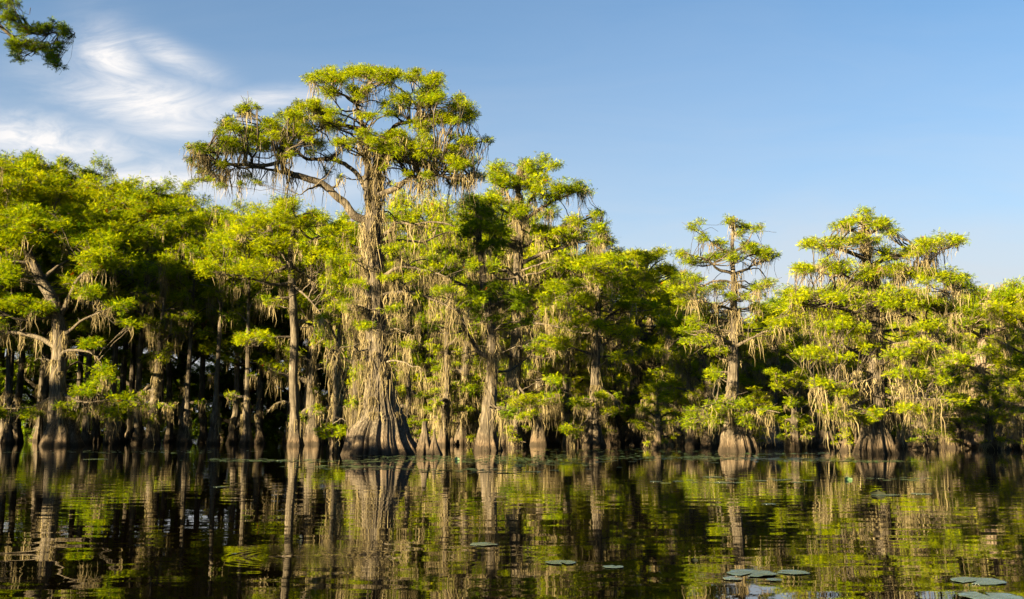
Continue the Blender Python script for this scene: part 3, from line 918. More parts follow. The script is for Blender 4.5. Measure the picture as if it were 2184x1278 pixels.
# ---- wide many-stemmed cypress on the right
traced_tree(
    'wide tiered cypress on a cluster of flared root stems, widest on the right', 54.0,
    [(1862, 970, 80), (1862, 950, 62), (1863, 915, 48), (1866, 860, 38), (1869, 780, 34), (1871, 700, 30), (1868, 650, 26), (1862, 610, 22), (1850, 560, 17), (1845, 530, 11), (1842, 495, 8), (1845, 465, 5)],
    [([(1850, 560), (1820, 542), (1790, 530), (1740, 522), (1722, 520)], 10, -2), ([(1852, 565), (1900, 548), (1960, 540), (2010, 530), (2045, 520)], 12, 2), ([(1862, 620), (1820, 598), (1780, 585), (1735, 580)], 10, 2), ([(1866, 640), (1920, 600), (1960, 570)], 10, -2),
     ([(1843, 510), (1810, 490), (1790, 480)], 6, 1.5), ([(1843, 500), (1880, 485), (1905, 490)], 6, -1), ([(1870, 700), (1800, 660), (1730, 650), (1690, 640)], 12, -2), ([(1870, 690), (1930, 660), (2000, 640), (2040, 620)], 12, -2),
     ([(1869, 770), (1800, 740), (1740, 740)], 10, 2), ([(1869, 760), (1940, 730), (2020, 740)], 10, -3), ([(1867, 830), (1800, 815), (1740, 830)], 8, -3), ([(1866, 860), (1930, 850), (2000, 850)], 8, -3), ([(1866, 870), (1830, 860), (1790, 870)], 7, -3)],
    [(1838, 462, 20, 8, 5, 15), (1800, 478, 22, 10, 5, 15), (1875, 480, 24, 10, 6, 16), (1910, 500, 16, 8, 3, 14), (1738, 520, 20, 8, 5, 14), (1780, 512, 26, 10, 5, 14), (1840, 510, 34, 12, 7, 16), (1940, 530, 24, 14, 6, 15), (1975, 520, 24, 12, 5, 15), (2010, 512, 20, 12, 5, 14), (2040, 516, 14, 9, 4, 13), (1890, 540, 30, 10, 5, 15),
     (1722, 575, 30, 9, 7, 16), (1785, 570, 36, 12, 8, 17), (1850, 580, 30, 12, 5, 16), (1920, 580, 46, 14, 9, 18), (1990, 590, 40, 18, 9, 19), (2040, 610, 26, 20, 6, 18),
     (1700, 625, 40, 14, 8, 19), (1770, 632, 50, 16, 9, 19), (1850, 630, 46, 16, 6, 18), (1940, 640, 60, 18, 10, 20), (2020, 650, 50, 20, 8, 20),
     (1690, 680, 40, 16, 6, 19), (1760, 700, 50, 18, 8, 19), (1830, 690, 50, 16, 7, 19), (1730, 745, 50, 14, 7, 18), (1800, 760, 50, 16, 7, 18), (1900, 740, 60, 14, 6, 18), (1990, 740, 60, 16, 9, 19),
     (1960, 700, 50, 14, 5, 18), (1760, 825, 50, 12, 8, 17), (1830, 830, 46, 10, 5, 16), (1910, 800, 50, 14, 5, 17), (1980, 800, 60, 16, 8, 18), (1850, 880, 50, 16, 8, 16), (1940, 870, 60, 16, 8, 17), (2010, 860, 50, 14, 6, 17), (1790, 885, 40, 10, 4, 15)],
    s=.36, dens=.85, moss=.55, moss_len=1.9, trunk_moss=10, limb_moss=2.4, depth=3.6, seed=71, k1=8, sides=130, amp=.22, H0=1.3,
    extra_feet=((1822, 968, 34, 2.6), (1838, 970, 28, 2.8), (1884, 970, 30, 2.8), (1903, 969, 24, 2.2), (1850, 971, 20, 2.2)),
    bare=[([(1866, 800), (1830, 790), (1795, 815), (1750, 830)], 4, -3), ([(1866, 740), (1900, 735), (1935, 728)], 4, -3)])

# ---- cypress over the pale cracked foot at the right
traced_tree(
    'cypress with pale pinkish split foot near the right edge', 72.5,
    [(2076, 960, 84), (2077, 945, 70), (2079, 915, 52), (2080, 885, 38), (2083, 850, 26), (2088, 790, 22), (2096, 720, 18), (2104, 650, 12), (2110, 610, 6)],
    [([(2096, 720), (2060, 700), (2030, 690)], 8, -2), ([(2094, 730), (2140, 700), (2184, 690), (2220, 690)], 9, -2), ([(2088, 790), (2030, 780), (1980, 800)], 8, -3), ([(2088, 800), (2140, 770), (2200, 775)], 8, -2), ([(2102, 660), (2140, 630), (2180, 630)], 7, 2), ([(2084, 850), (2130, 840), (2190, 850)], 6, -3), ([(2083, 860), (2040, 850), (2000, 870)], 6, -3)],
    [(2110, 630, 40, 12, 8, 18), (2160, 640, 40, 16, 7, 19), (2070, 650, 30, 14, 5, 18), (2130, 680, 60, 14, 8, 18), (2040, 690, 40, 14, 6, 18), (2190, 690, 40, 20, 6, 18), (2020, 770, 50, 12, 8, 17), (2090, 740, 50, 12, 5, 17), (2160, 760, 50, 14, 6, 17), (2030, 860, 50, 12, 7, 15), (2150, 850, 50, 14, 6, 15), (2000, 885, 50, 10, 6, 14), (2200, 800, 30, 20, 4, 16)],
    s=.5, moss=.7, moss_len=2.2, trunk_moss=2.5, limb_moss=2.6, depth=3.4, seed=73, k1=5, sides=110, amp=.10, H0=1.4, bark=M_BARK_PALE)

# ---- the small moss-hung snag left of the great trunk
traced_tree(
    'thin moss-hung snag leaning by the left side of the great trunk', 58.0,
    [(716, 948, 16), (716, 900, 12), (718, 860, 13), (717, 800, 11), (718, 756, 10), (726, 700, 8), (735, 640, 6)],
    [([(718, 760), (712, 746), (700, 758), (694, 790)], 7, -.6), ([(718, 800), (728, 790), (738, 830)], 5, .5), ([(722, 730), (700, 690), (690, 680)], 5, -1), ([(728, 690), (750, 660), (755, 640)], 5, -1)],
    [(705, 680, 20, 6, 5, 11), (750, 650, 16, 10, 5, 12), (740, 600, 20, 12, 3, 12), (725, 665, 10, 6, 2, 10)],
    s=.4, moss=.8, moss_len=1.7, trunk_moss=9, limb_moss=6, depth=1.2, seed=79, k1=5, sides=20, amp=.15, name='dead_snag')


# ------------------------------------------------------------------ generated cypresses (copied through the wood)
def gen_tree_meshes(nm, seed, H, r_foot, r_trunk, crown_r, crown_lo, n_limbs, style, leafm, s, dens, moss, trunk_moss, moss_len=1.8, low=0, bark=None, k1=8, lean=0.0, br=1.0, sides=28, amp=.24):
    rg = np.random.default_rng(seed)
    zs = np.array([-.5, .4, 1.3, 2.6, 4.5, H * .45, H * .7, H * .88, H * .97])
    zs = np.maximum.accumulate(zs + np.arange(9) * 1e-3)
    rr = np.array([r_foot, r_foot * .82, r_foot * .55, (r_foot * .3 + r_trunk * .7), r_trunk * 1.05, r_trunk * .85, r_trunk * .55, r_trunk * .28, r_trunk * .1])
    xy = np.cumsum(rg.normal(0, .16, (9, 2)), 0) * np.linspace(0, 1, 9)[:, None] + np.linspace(0, 1, 9)[:, None] ** 1.5 * np.array([lean, 0])
    T = np.column_stack([xy, zs])
    P = curve(T, int(H * 2.2), .03, rg)
    rad = np.interp(P[:, 2], zs, rr)
    wood = Wood(); trunk_tube(wood, P, rad, sides, 1.1, k1, amp, .04, seed)
    lv, ms = Leaves(), Moss()
    nodes = [np.column_stack([P, rad])]
    blobs = []
    ga = rg.uniform(0, 6.28)
    hs = list(np.linspace(crown_lo, .95, n_limbs)) + list(rg.uniform(.12, max(.13, crown_lo), low))
    for i, hf in enumerate(hs):
        islow = i >= n_limbs
        ga += 2.399 + rg.normal(0, .35)
        j = int(np.argmin(np.abs(P[:, 2] - hf * H)))
        st = P[j]
        q = (hf - crown_lo) / max(1e-3, 1 - crown_lo)
        if style == 'round': prof = math.sqrt(max(0.06, 1 - (2 * q - .85) ** 2 / 1.5))
        elif style == 'umbrella': prof = .45 + .55 * min(1, q * 1.6) if q < .8 else .85
        else: prof = (1 - q) ** .7 * .9 + .15
        if islow: prof = rg.uniform(.3, .6)
        L_ = crown_r * prof * rg.uniform(.75, 1.15)
        el = R(rg.uniform(5, 30)) + q * R(30) if not islow else R(rg.uniform(-8, 12))
        d = np.array([math.cos(ga) * math.cos(el), math.sin(ga) * math.cos(el), math.sin(el)])
        mid = st + d * L_ * .5 + np.array([0, 0, L_ * rg.uniform(-.03, .10)]) + rg.normal(0, .06 * L_, 3)
        end = st + d * L_ + np.array([0, 0, -L_ * .06])
        Q = curve([st, mid, end], 10, .05, rg)
        r0 = max(.04, rad[j] * .55)
        rl = np.linspace(r0, .03, 10)
        wood.tube(Q, rl, 6)
        nodes.append(np.column_stack([Q, rl])[3:])
        hang_on(ms, Q, 1.2 * moss * (1.25 - hf), moss_len, rg, .06, .2)
        nb = max(2, int(L_ * (1.5 if not islow else 1.3) * br))
        sidev = np.array([-math.sin(ga), math.cos(ga), 0])
        for _ in range(nb):
            t = rg.uniform(.35, 1.05)
            off = sidev * rg.uniform(-.34, .34) * L_ * (.3 + t * .7) + np.array([0, 0, rg.uniform(-.02, .12) * L_])
            pnt = st * (1 - t) + end * t + off
            blobs.append((pnt, rg.uniform(.6, 1.15) * (.55 + .10 * crown_r) * (.75 if islow else 1)))
    if style != 'spire':
        for _ in range(int(5 * br) + 2):
            a = rg.uniform(0, 6.28); q = rg.uniform(0, .5) * crown_r
            blobs.append((P[-1] + np.array([math.cos(a) * q, math.sin(a) * q, -rg.uniform(0, .12) * H * q / crown_r]), .45 + .10 * crown_r))
    serve_blobs(wood, lv, ms, np.concatenate(nodes), blobs, s, dens, .5, moss * .6, rg, .04, moss_len, .06)
    moss_trunk(ms, P, rad, trunk_moss, moss_len, rg, .06)
    out = {'trunk': wood.mesh(nm + '_trunk', bark or M_BARK), 'crown': lv.mesh(nm + '_crown', leafm, rg)}
    if ms.A: out['spanish_moss'] = ms.mesh(nm + '_moss', M_MOSS, rg)
    return out, H


PROTO = {}


def proto(nm, **kw):
    PROTO[nm] = gen_tree_meshes(nm, **kw)


proto('tall_dense_a', seed=101, H=24, r_foot=.62, r_trunk=.28, crown_r=5.8, crown_lo=.40, n_limbs=26, style='round', leafm=M_LEAF_FAR, s=.75, dens=.9, moss=.35, trunk_moss=1, br=1.6)
proto('tall_dense_b', seed=102, H=26, r_foot=.65, r_trunk=.3, crown_r=5.8, crown_lo=.36, n_limbs=24, style='round', leafm=M_LEAF_FAR, s=.75, dens=.9, moss=.3, trunk_moss=.8, br=1.5)
proto('tall_dense_c', seed=103, H=22, r_foot=.6, r_trunk=.26, crown_r=4.6, crown_lo=.40, n_limbs=22, style='spire', leafm=M_LEAF_FAR, s=.7, dens=.9, moss=.4, trunk_moss=1, br=1.7)
proto('slim_pole', seed=104, H=19, r_foot=.75, r_trunk=.26, crown_r=3.6, crown_lo=.55, n_limbs=14, style='round', leafm=M_LEAF_FAR, s=.65, dens=.9, moss=.8, trunk_moss=1.2, low=2, moss_len=2.4)
proto('mossy_a', seed=105, H=16, r_foot=.85, r_trunk=.33, crown_r=4.2, crown_lo=.42, n_limbs=16, style='umbrella', leafm=M_LEAF, s=.6, dens=.8, moss=2.0, trunk_moss=9, low=4, moss_len=2.6)
proto('mossy_b', seed=106, H=14, r_foot=1.0, r_trunk=.36, crown_r=4.6, crown_lo=.35, n_limbs=16, style='round', leafm=M_LEAF, s=.6, dens=.8, moss=1.8, trunk_moss=9, low=5, moss_len=2.4)
proto('mossy_c', seed=107, H=12, r_foot=.95, r_trunk=.28, crown_r=3.8, crown_lo=.30, n_limbs=15, style='spire', leafm=M_LEAF, s=.55, dens=.85, moss=1.3, trunk_moss=4, low=5, moss_len=2.0)
proto('low_green', seed=108, H=7, r_foot=.8, r_trunk=.2, crown_r=3.2, crown_lo=.22, n_limbs=14, style='umbrella', leafm=M_LEAF, s=.5, dens=.9, moss=1.0, trunk_moss=3, low=3, moss_len=1.3)

proto('mossy_slim', seed=110, H=13, r_foot=.55, r_trunk=.16, crown_r=2.8, crown_lo=.35, n_limbs=13, style='round', leafm=M_LEAF, s=.55, dens=.8, moss=2.2, trunk_moss=10, low=4, moss_len=2.6)
proto('shaggy_low', seed=111, H=8, r_foot=.7, r_trunk=.2, crown_r=3.0, crown_lo=.25, n_limbs=15, style='spire', leafm=M_LEAF, s=.5, dens=.9, moss=1.8, trunk_moss=6, low=4, moss_len=1.8)
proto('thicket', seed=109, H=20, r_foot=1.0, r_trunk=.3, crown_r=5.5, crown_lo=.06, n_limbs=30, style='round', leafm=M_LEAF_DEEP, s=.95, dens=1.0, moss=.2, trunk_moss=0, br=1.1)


def place(pn, px, Y, top_py, label, group, name='cypress_tree', wide=1.0, rot=None, lean=0.0):
    """one more tree of a kind; its height is set so that its top reaches a given line"""
    meshes, H = PROTO[pn]
    g = at(px, 900, Y); g[2] = 0
    zt = at(px, top_py, Y)[2]
    kz = zt / H
    kxy = (kz * .5 + .5) * wide
    r = make_thing(name, g, label, 'tree', group)
    r.rotation_euler = (0, lean, random.uniform(0, 6.28) if rot is None else rot)
    r.scale = (kxy, kxy, kz)
    for pn_, me in meshes.items():
        part(pn_, me, r, (0, 0, 0))
    return r


SKY_X = [-300, 0, 60, 130, 180, 230, 300, 350, 420, 470, 520, 600, 700, 800, 900, 950, 1000, 1100, 1200, 1300, 1400, 1440, 1500, 1600, 1700, 1800, 1900, 2000, 2050, 2100, 2184, 2500]
SKY_Y = [300, 325, 345, 365, 400, 385, 400, 415, 425, 450, 470, 450, 470, 480, 450, 430, 430, 450, 510, 540, 545, 590, 650, 650, 610, 600, 590, 600, 610, 622, 605, 600]


def skyline(px):
    return float(np.interp(px, SKY_X, SKY_Y))


# the wood behind, in three ranks
G_L = 'trees of the dense wood behind the left half of the shore'
G_R = 'trees of the sunlit wood behind the right half of the shore'
for rank, (Y0, step, dpy) in enumerate(((100, 92, 45), (110, 84, 18), (122, 92, 0))):
    px = -260 + rank * 30
    while px < 2440:
        x = px + random.uniform(-22, 22)
        y = Y0 + random.uniform(-3.5, 3.5)
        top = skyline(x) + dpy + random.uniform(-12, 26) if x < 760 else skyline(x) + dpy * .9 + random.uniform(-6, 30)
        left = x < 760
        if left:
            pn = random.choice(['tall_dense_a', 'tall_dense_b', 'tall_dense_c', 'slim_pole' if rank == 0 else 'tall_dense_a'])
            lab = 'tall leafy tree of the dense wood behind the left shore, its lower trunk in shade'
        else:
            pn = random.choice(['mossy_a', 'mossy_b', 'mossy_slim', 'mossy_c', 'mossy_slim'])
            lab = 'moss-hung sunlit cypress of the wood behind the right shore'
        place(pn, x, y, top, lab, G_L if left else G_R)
        px += step

for rank, (Y0, step) in enumerate(((132, 105), (143, 95))):
    px = -330 + rank * 40
    while px < 2500:
        x = px + random.uniform(-20, 20)
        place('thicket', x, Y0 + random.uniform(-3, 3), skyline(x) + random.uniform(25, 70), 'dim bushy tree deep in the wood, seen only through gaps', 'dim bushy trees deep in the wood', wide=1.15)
        px += step

# smaller mossy cypresses filling the front of the sunlit wood
px = 845
while px < 2330:
    if not 1325 < px < 1395: place(random.choice(['mossy_slim', 'shaggy_low', 'mossy_c', 'shaggy_low', 'mossy_slim']), px + random.uniform(-12, 12), random.uniform(86, 96), random.uniform(690, 830), 'small mossy cypress filling the front of the right wood', 'small mossy cypresses along the front of the right wood')
    px += 47
px = 870
while px < 2330:
    place(random.choice(['mossy_c', 'shaggy_low', 'mossy_b', 'low_green']), px + random.uniform(-12, 12), random.uniform(99, 107), random.uniform(680, 800), 'small mossy cypress filling the front of the right wood', 'small mossy cypresses along the front of the right wood')
    px += 58

# slender shaded trunks at the edge of the left wood, one by one
LEFT_EDGE = [
    (325, 92, 560, 'mossy_a', .9, 'stout shaded cypress draped in grey moss, right of the leaning tree'),
    (395, 94, 540, 'slim_pole', .9, 'shaded cypress with a low green spray, right of the stout mossy one'),
    (456, 93, 470, 'slim_pole', .8, 'slender grey trunk, left one of the two bare poles in the dark wood'),
    (528, 91, 480, 'slim_pole', .8, 'slender grey trunk with flared foot, right one of two bare poles in the wood'),
    (668, 92, 520, 'mossy_c', .9, 'shaded cypress with hanging moss, close behind the slender lit pole tree'),
    (20, 96, 470, 'tall_dense_c', .9, 'shaded tree behind the leaning cypress at the left edge'),
    (240, 97, 480, 'slim_pole', 1.0, 'thin shaded tree between the leaning cypress and the stout mossy one'),
]
for (px, Y, top, pn, wd, lab) in LEFT_EDGE:
    place(pn, px, Y, top, lab, None, wide=wd)

CENTRE = [
    (757, 72, 560, 'mossy_b', .62, 'mossy cypress close behind the left side of the great trunk'),
    (872, 74, 560, 'mossy_a', .62, 'mossy cypress close behind the right side of the great trunk'),
    (946, 84, 520, 'mossy_a', .72, 'moss-curtained cypress between the great tree and the dark green one'),
    (985, 90, 500, 'mossy_b', .72, 'moss-hung cypress directly left of the dark green tree'),
    (1150, 88, 540, 'mossy_c', .8, 'cypress with low leafy sprays right of the tall open-crowned tree'),
    (1213, 86, 560, 'mossy_a', .7, 'straight mossy trunk left of the round-crowned cypress'),
    (1310, 92, 560, 'mossy_b', .8, 'mossy cypress between the round-crowned one and the broad cone foot'),
    (1430, 88, 660, 'mossy_c', .9, 'small cypress right of the broad cone-shaped foot'),
    (1474, 76, 690, 'mossy_b', .72, 'cypress on a bright orange-brown flared foot, left of the swollen dark one'),
    (1512, 75, 700, 'low_green', .8, 'short cypress on a dark narrow foot beside the slim tiered tree'),
    (1645, 82, 690, 'mossy_b', .95, 'cypress on a broad pale grey foot right of the slim tiered tree'),
    (1608, 86, 720, 'low_green', .9, 'low cypress tucked behind the slim tiered tree'),
    (1732, 84, 700, 'mossy_c', .8, 'slender mossy cypress left of the clustered root stems'),
    (1775, 90, 660, 'mossy_b', .9, 'mossy cypress behind the left of the clustered root stems'),
    (1945, 80, 700, 'mossy_b', .8, 'mossy cypress behind the right of the clustered root stems'),
    (2010, 78, 690, 'mossy_c', .9, 'cypress between the clustered root stems and the pale split foot'),
    (2150, 80, 650, 'mossy_a', .9, 'mossy cypress between the pale split foot and the right edge'),
    (2200, 68, 660, 'mossy_b', .9, 'cypress half cut off by the right edge'),
    (1690, 70, 800, 'low_green', .8, 'low spreading green cypress over the water, left of the clustered root stems'),
    (1410, 80, 830, 'low_green', .8, 'low feathery cypress behind the bushy one, right of the broad cone foot'),
    (1100, 74, 850, 'low_green', .75, 'low leafy spray of a young cypress at the foot of the tall open-crowned tree'),
    (1595, 72, 850, 'low_green', .9, 'young low cypress with flat sprays right of the swollen dark foot'),
    (1800, 62, 850, 'low_green', .6, 'young low cypress leaning over the left edge of the clustered root stems'),
    (1960, 66, 830, 'low_green', .9, 'young low cypress spreading over the pale stumps'),
    (2045, 72, 860, 'low_green', .7, 'small leafy cypress left of the pale split foot'),
    (2135, 68, 850, 'low_green', .9, 'young low cypress right of the pale split foot'),
    (1402, 70, 815, 'shaggy_low', .8, 'bushy low cypress over the water right of the broad cone foot'),
    (2110, 64, 800, 'shaggy_low', .9, 'bushy sunlit cypress in front of the pale split foot, nearest the right edge'),
    (2190, 60, 760, 'shaggy_low', .9, 'bushy sunlit cypress cut by the right edge, in front of the taller one'),
    (890, 66, 900, 'low_green', .5, 'small leafy shoot behind the knees right of the great trunk'),
]
for (px, Y, top, pn, wd, lab) in CENTRE:
    place(pn, px, Y, top, lab, None, wide=wd)

# trees on the near shore to the left and behind, out of the frame: they throw the shade on the left
G_N = 'trees on the near shore outside the picture'
NEAR = []
ds, dc = -math.sin(SUN_AZ), -math.cos(SUN_AZ)        # the way the light travels over the water
for (u_, a_, h_, p_) in [(-96, 9, 26.5, 'thicket'), (-101, 11, 28, 'thicket'), (-106, 10, 28, 'tall_dense_b'), (-112, 13, 27.5, 'thicket'), (-119, 12, 28, 'thicket'), (-126, 13, 25, 'tall_dense_b'), (-98, -2, 28, 'thicket'), (-106, -3, 28, 'thicket'), (-114, -2, 28, 'thicket'),
                         (-88, -12, 15.5, 'thicket'), (-82, -11, 14, 'thicket'), (-75, -12, 12, 'thicket'), (-68, -10, 10, 'low_green'), (-62, -9, 9, 'low_green'),
                         (-43.5, 8.5, 5.4, 'low_green'), (-49.6, -5, 27, 'slim_pole'), (-24.4, -13, 16.2, 'thicket')]:
    NEAR.append((dc * u_ + ds * a_, -ds * u_ + dc * a_, h_, p_))
for i, (x, y, h, pk) in enumerate(NEAR):
    meshes, H = PROTO[pk]
    r = make_thing('cypress_tree', (x, y, 0), 'tree on the near shore outside the picture, shading the left wood', 'tree', G_N)
    r.rotation_euler = (0, 0, i * 1.3); k_ = h / H
    kw_ = min(1.25, .6 + .5 * k_); r.scale = (kw_, kw_, k_)
    for pn_, me in meshes.items():
        part(pn_, me, r, (0, 0, 0))


# ------------------------------------------------------------------ the overhanging branch, top left: a near tree whose trunk is out of frame
traced_tree(
    'near tree with dark feathery bough hanging into the top left corner', 24.0,
    [(-330, 1035, 110), (-330, 960, 80), (-332, 700, 50), (-330, 400, 44), (-326, 200, 38), (-322, 0, 32), (-318, -300, 16)],
    [([(-328, 180), (-200, 60), (-90, 20), (-10, 50), (40, 88), (75, 100), (100, 104)], 14, 1), ([(-10, 50), (60, 60), (110, 55), (150, 62)], 4, -.5), ([(-90, 20), (-20, 0), (20, -10), (40, 10)], 5, .5),
     ([(-325, 60), (-240, -60), (-150, -120)], 12, 2)],
    [(10, 12, 22, 18, 8, 11), (25, 42, 24, 14, 7, 10), (60, 60, 34, 7, 12, 10), (105, 60, 28, 8, 10, 10), (138, 70, 14, 8, 6, 9), (45, 90, 26, 12, 8, 10), (85, 100, 26, 10, 9, 10), (110, 122, 20, 9, 8, 9), (122, 96, 16, 10, 5, 9), (30, 112, 14, 9, 4, 9), (115, 138, 8, 6, 3, 8), (40, 125, 8, 6, 2, 8), (-40, 30, 40, 40, 8, 14), (-200, -80, 100, 60, 8, 24)],
    s=.27, dens=.6, moss=.0, trunk_moss=0, limb_moss=0, depth=.45, vol=2, rscale=1.0, seed=91, leafm=M_LEAF_DEEP, twig=.012, sides=28)

# ------------------------------------------------------------------ small bush, stumps and knees at the water's edge
traced_tree(
    'small bright yellow-green sapling growing at the water left of the great trunk', 57.0,
    [(708, 966, 12), (708, 945, 9), (708, 920, 5)],
    [([(708, 940), (695, 925), (685, 915)], 4, -.4), ([(708, 940), (722, 922), (735, 915)], 4, .4)],
    [(690, 918, 14, 6, 7, 9), (724, 915, 16, 6, 7, 9), (706, 925, 24, 7, 9, 9), (708, 908, 14, 5, 4, 8)],
    s=.42, dens=1.4, moss=.05, trunk_moss=0, limb_moss=0, depth=.7, vol=1, seed=97, k1=5, sides=14, name='sapling',
    bare=[([(708, 905), (690, 896), (674, 900)], 2.5, -.4), ([(706, 905), (728, 893), (740, 898)], 2.5, -.4)])


def stump(px, py, wpx, hpx, Y=None, label='', name='cypress_stump', mat=None, seed=0, hollow=True, tipw=.35, spikes=3, group=None):
    rg = np.random.default_rng(seed + 500)
    g = ground(px, py) if Y is None else at(px, 900, Y)
    g[2] = 0
    Y = g[1]; k = Y / F
    r0 = wpx * k / 2; h = hpx * k
    root_ = bpy.data.objects.new(name, None)
    wd = Wood()
    n = 14
    zs = np.linspace(-.4, h, n)
    P = np.column_stack([np.cumsum(rg.normal(0, r0 * .02, n)), np.cumsum(rg.normal(0, r0 * .02, n)), zs])
    q = np.clip(zs / h, 0, 1)
    rad = r0 * (tipw + (1 - tipw) * (1 - q) ** 1.6)
    fl = flute_fn(h * .8, 8, .24, .05, seed)
    def fl2(th, PP):
        out = fl(th, PP)
        return out
    wd.tube(P, rad, 44, fl2)
    V = wd.V[0].reshape(n, 44, 3)
    th = np.linspace(0, 6.283, 44, endpoint=False)
    jag = (np.sin(th * spikes + seed) * .5 + np.sin(th * (spikes * 2 + 1) + seed * 2) * .4 + rg.normal(0, .2, 44)) * h * .10
    V[-1, :, 2] += jag; V[-2, :, 2] += jag * .4
    wd.V[0] = V.reshape(-1, 3)
    if hollow:
        wd.V[1] = wd.V[1] - np.array([[0, 0, h * .25]])
    me = wd.mesh(name, mat or M_BARK)
    o = bpy.data.objects.new(name, me); link(o); o.location = g
    tag(o, label, 'stump' if 'stump' in name else 'cypress knee', group)
    return o


stump(906, 964, 44, 66, 52.5, 'taller ragged knee close against the right of the great trunk', 'cypress_knee', seed=1, tipw=.2, hollow=False)
stump(929, 966, 30, 52, 52.0, 'shorter pointed dark knee, outermost right of the great trunk', 'cypress_knee', seed=2, tipw=.12, hollow=False)
stump(742, 962, 20, 50, 53.5, 'narrow dark knee against the left of the great trunk', 'cypress_knee', seed=3, tipw=.2, hollow=False)
stump(758, 960, 16, 42, 54.5, 'thin knee between the great trunk and the narrow dark knee', 'cypress_knee', seed=4, tipw=.15, hollow=False)
stump(1946, 950, 32, 38, 80, 'narrow pale broken stump, left one of the two right of the root cluster', 'cypress_stump', M_BARK_PALE, 5, tipw=.5)
stump(1985, 950, 32, 28, 79, 'low rounded pale stump, right one of the two right of the root cluster', 'cypress_stump', M_BARK_PALE, 6, tipw=.55)
stump(1916, 952, 26, 34, 75, 'brown stump touching the right of the root cluster', 'cypress_stump', None, 7, tipw=.4)
stump(2032, 954, 30, 20, 72, 'low brown stump just left of the pale split foot', 'cypress_stump', None, 8, tipw=.5)
stump(2172, 956, 34, 36, 70, 'grey domed stump at the right edge of the water', 'cypress_stump', M_BARK_PALE, 9, tipw=.5)
stump(1640, 950, 60, 40, 80, 'broad pale grey stump behind the slim tiered tree', 'cypress_stump', M_BARK_PALE, 10, tipw=.5)
stump(1242, 950, 9, 24, 82, 'thin pointed knee standing left of the round-crowned cypress', 'cypress_knee', M_BARK_PALE, 11, tipw=.12, hollow=False)
stump(1300, 949, 7, 20, 84, 'tiny pointed knee right of the round-crowned cypress', 'cypress_knee', M_BARK_PALE, 12, tipw=.12, hollow=False)
stump(1758, 950, 44, 30, 82, 'dark low stump left of the root cluster', 'cypress_stump', None, 13, tipw=.6)
G_K = 'small knees standing in the water along the foot of the wood'
rk = random.Random(5)
for i in range(46):
    px = rk.uniform(960, 2184)
    stump(px, 946, rk.uniform(9, 22), rk.uniform(8, 26), rk.uniform(84, 100), 'small brown knee poking from the water along the foot of the wood', 'cypress_knee', None, 20 + i, tipw=.3, hollow=False, group=G_K)


# ------------------------------------------------------------------ far undergrowth closing the view between the trunks
def undergrowth():
    rg = np.random.default_rng(77)
    lv = Leaves()
    spots = []
    for xi in np.arange(-118, 118, 1.7):
        for zi in (.5, 1.8, 3.4, 5.4, 8):
            spots.append((xi + rg.uniform(-.6, .6), rg.uniform(127, 154), zi + rg.uniform(-.4, .4)))
    for xi in np.arange(-150, 150, 2.6):
        for zi in (1, 3.2, 5.6, 8.2, 11):
            spots.append((xi + rg.uniform(-.9, .9), rg.uniform(156, 172), zi + rg.uniform(-.5, .5)))
    for (x, y, z) in spots:
        lv.blob((x, y, z), rg.uniform(1.8, 2.5) if y < 155 else 2.9, 1.9, 1.5, .9, rg, False)
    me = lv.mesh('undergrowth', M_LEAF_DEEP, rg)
    o = link(bpy.data.objects.new('undergrowth', me))
    tag(o, 'dark tangled undergrowth deep in the wood behind the trunks', 'undergrowth', None, 'stuff')
    tr = Wood()


undergrowth()


# ------------------------------------------------------------------ lily pads
M_PAD = simple_mat('lily_pad', (.030, .066, .024), (.085, .125, .050), 9, .30, .8)
M_DARKLEAF = simple_mat('backlit_dark_leaf', (.004, .006, .004), (.010, .012, .007), 9, .8, .1)  # shade of a backlit leaf, put into a near-black base colour
M_PAD_Y = simple_mat('yellow_lily_pad', (.08, .10, .008), (.15, .16, .015), 9, .35, .5)
M_PAD_B = simple_mat('blue_grey_lily_pad', (.028, .05, .04), (.07, .10, .085), 5, .22, 1.0)


def pad_mesh(name, mat, seed, curl=.03, seg=28, ragged=.055):
    """round leaf of radius 1 with a notch and a gently lifted, uneven rim"""
    rg = np.random.default_rng(seed)
    V = [(0, 0, .012)]
    rings = (.35, .7, .92, 1.0)
    ph = rg.uniform(0, 6.28, 4)
    notch = .16
    ths = np.linspace(notch, 2 * math.pi - notch, seg)
    edge = 1 + ragged * np.sin(ths * 5 + ph[0]) + ragged * .7 * np.sin(ths * 11 + ph[1]) + rg.normal(0, ragged * .3, seg)
    for r in rings:
        for i, t in enumerate(ths):
            rr = r * (edge[i] if r > .8 else 1)
            z = .006 + curl * max(0, (r - .6) / .4) ** 2 * (.5 + .5 * math.sin(t * 2 + ph[2]) + .3 * math.sin(t * 7 + ph[3]))
            V.append((math.cos(t) * rr, math.sin(t) * rr, z))
    flat = []; per = []
    for i in range(seg - 1):
        flat += [0, 1 + i, 2 + i]; per.append(3)
    for k in range(len(rings) - 1):
        for i in range(seg - 1):
            a = 1 + k * seg + i; b = a + seg
            flat += [a, b, b + 1, a + 1]; per.append(4)
    # underside, for thickness
    nV = len(V)
    V += [(x, y, z - .004) for (x, y, z) in V]
    f2 = []; i0 = 0
    for p in per:
        f2 += [v + nV for v in reversed(flat[i0:i0 + p])]; i0 += p
    per2 = list(per)
    o0 = 1 + (len(rings) - 1) * seg
    for i in range(seg - 1):
        flat += []
        f2 += [o0 + i, o0 + i + nV, o0 + i + 1 + nV, o0 + i + 1]; per2.append(4)
    return mesh_from(name, np.array(V), flat + f2, per + per2, mat, True)


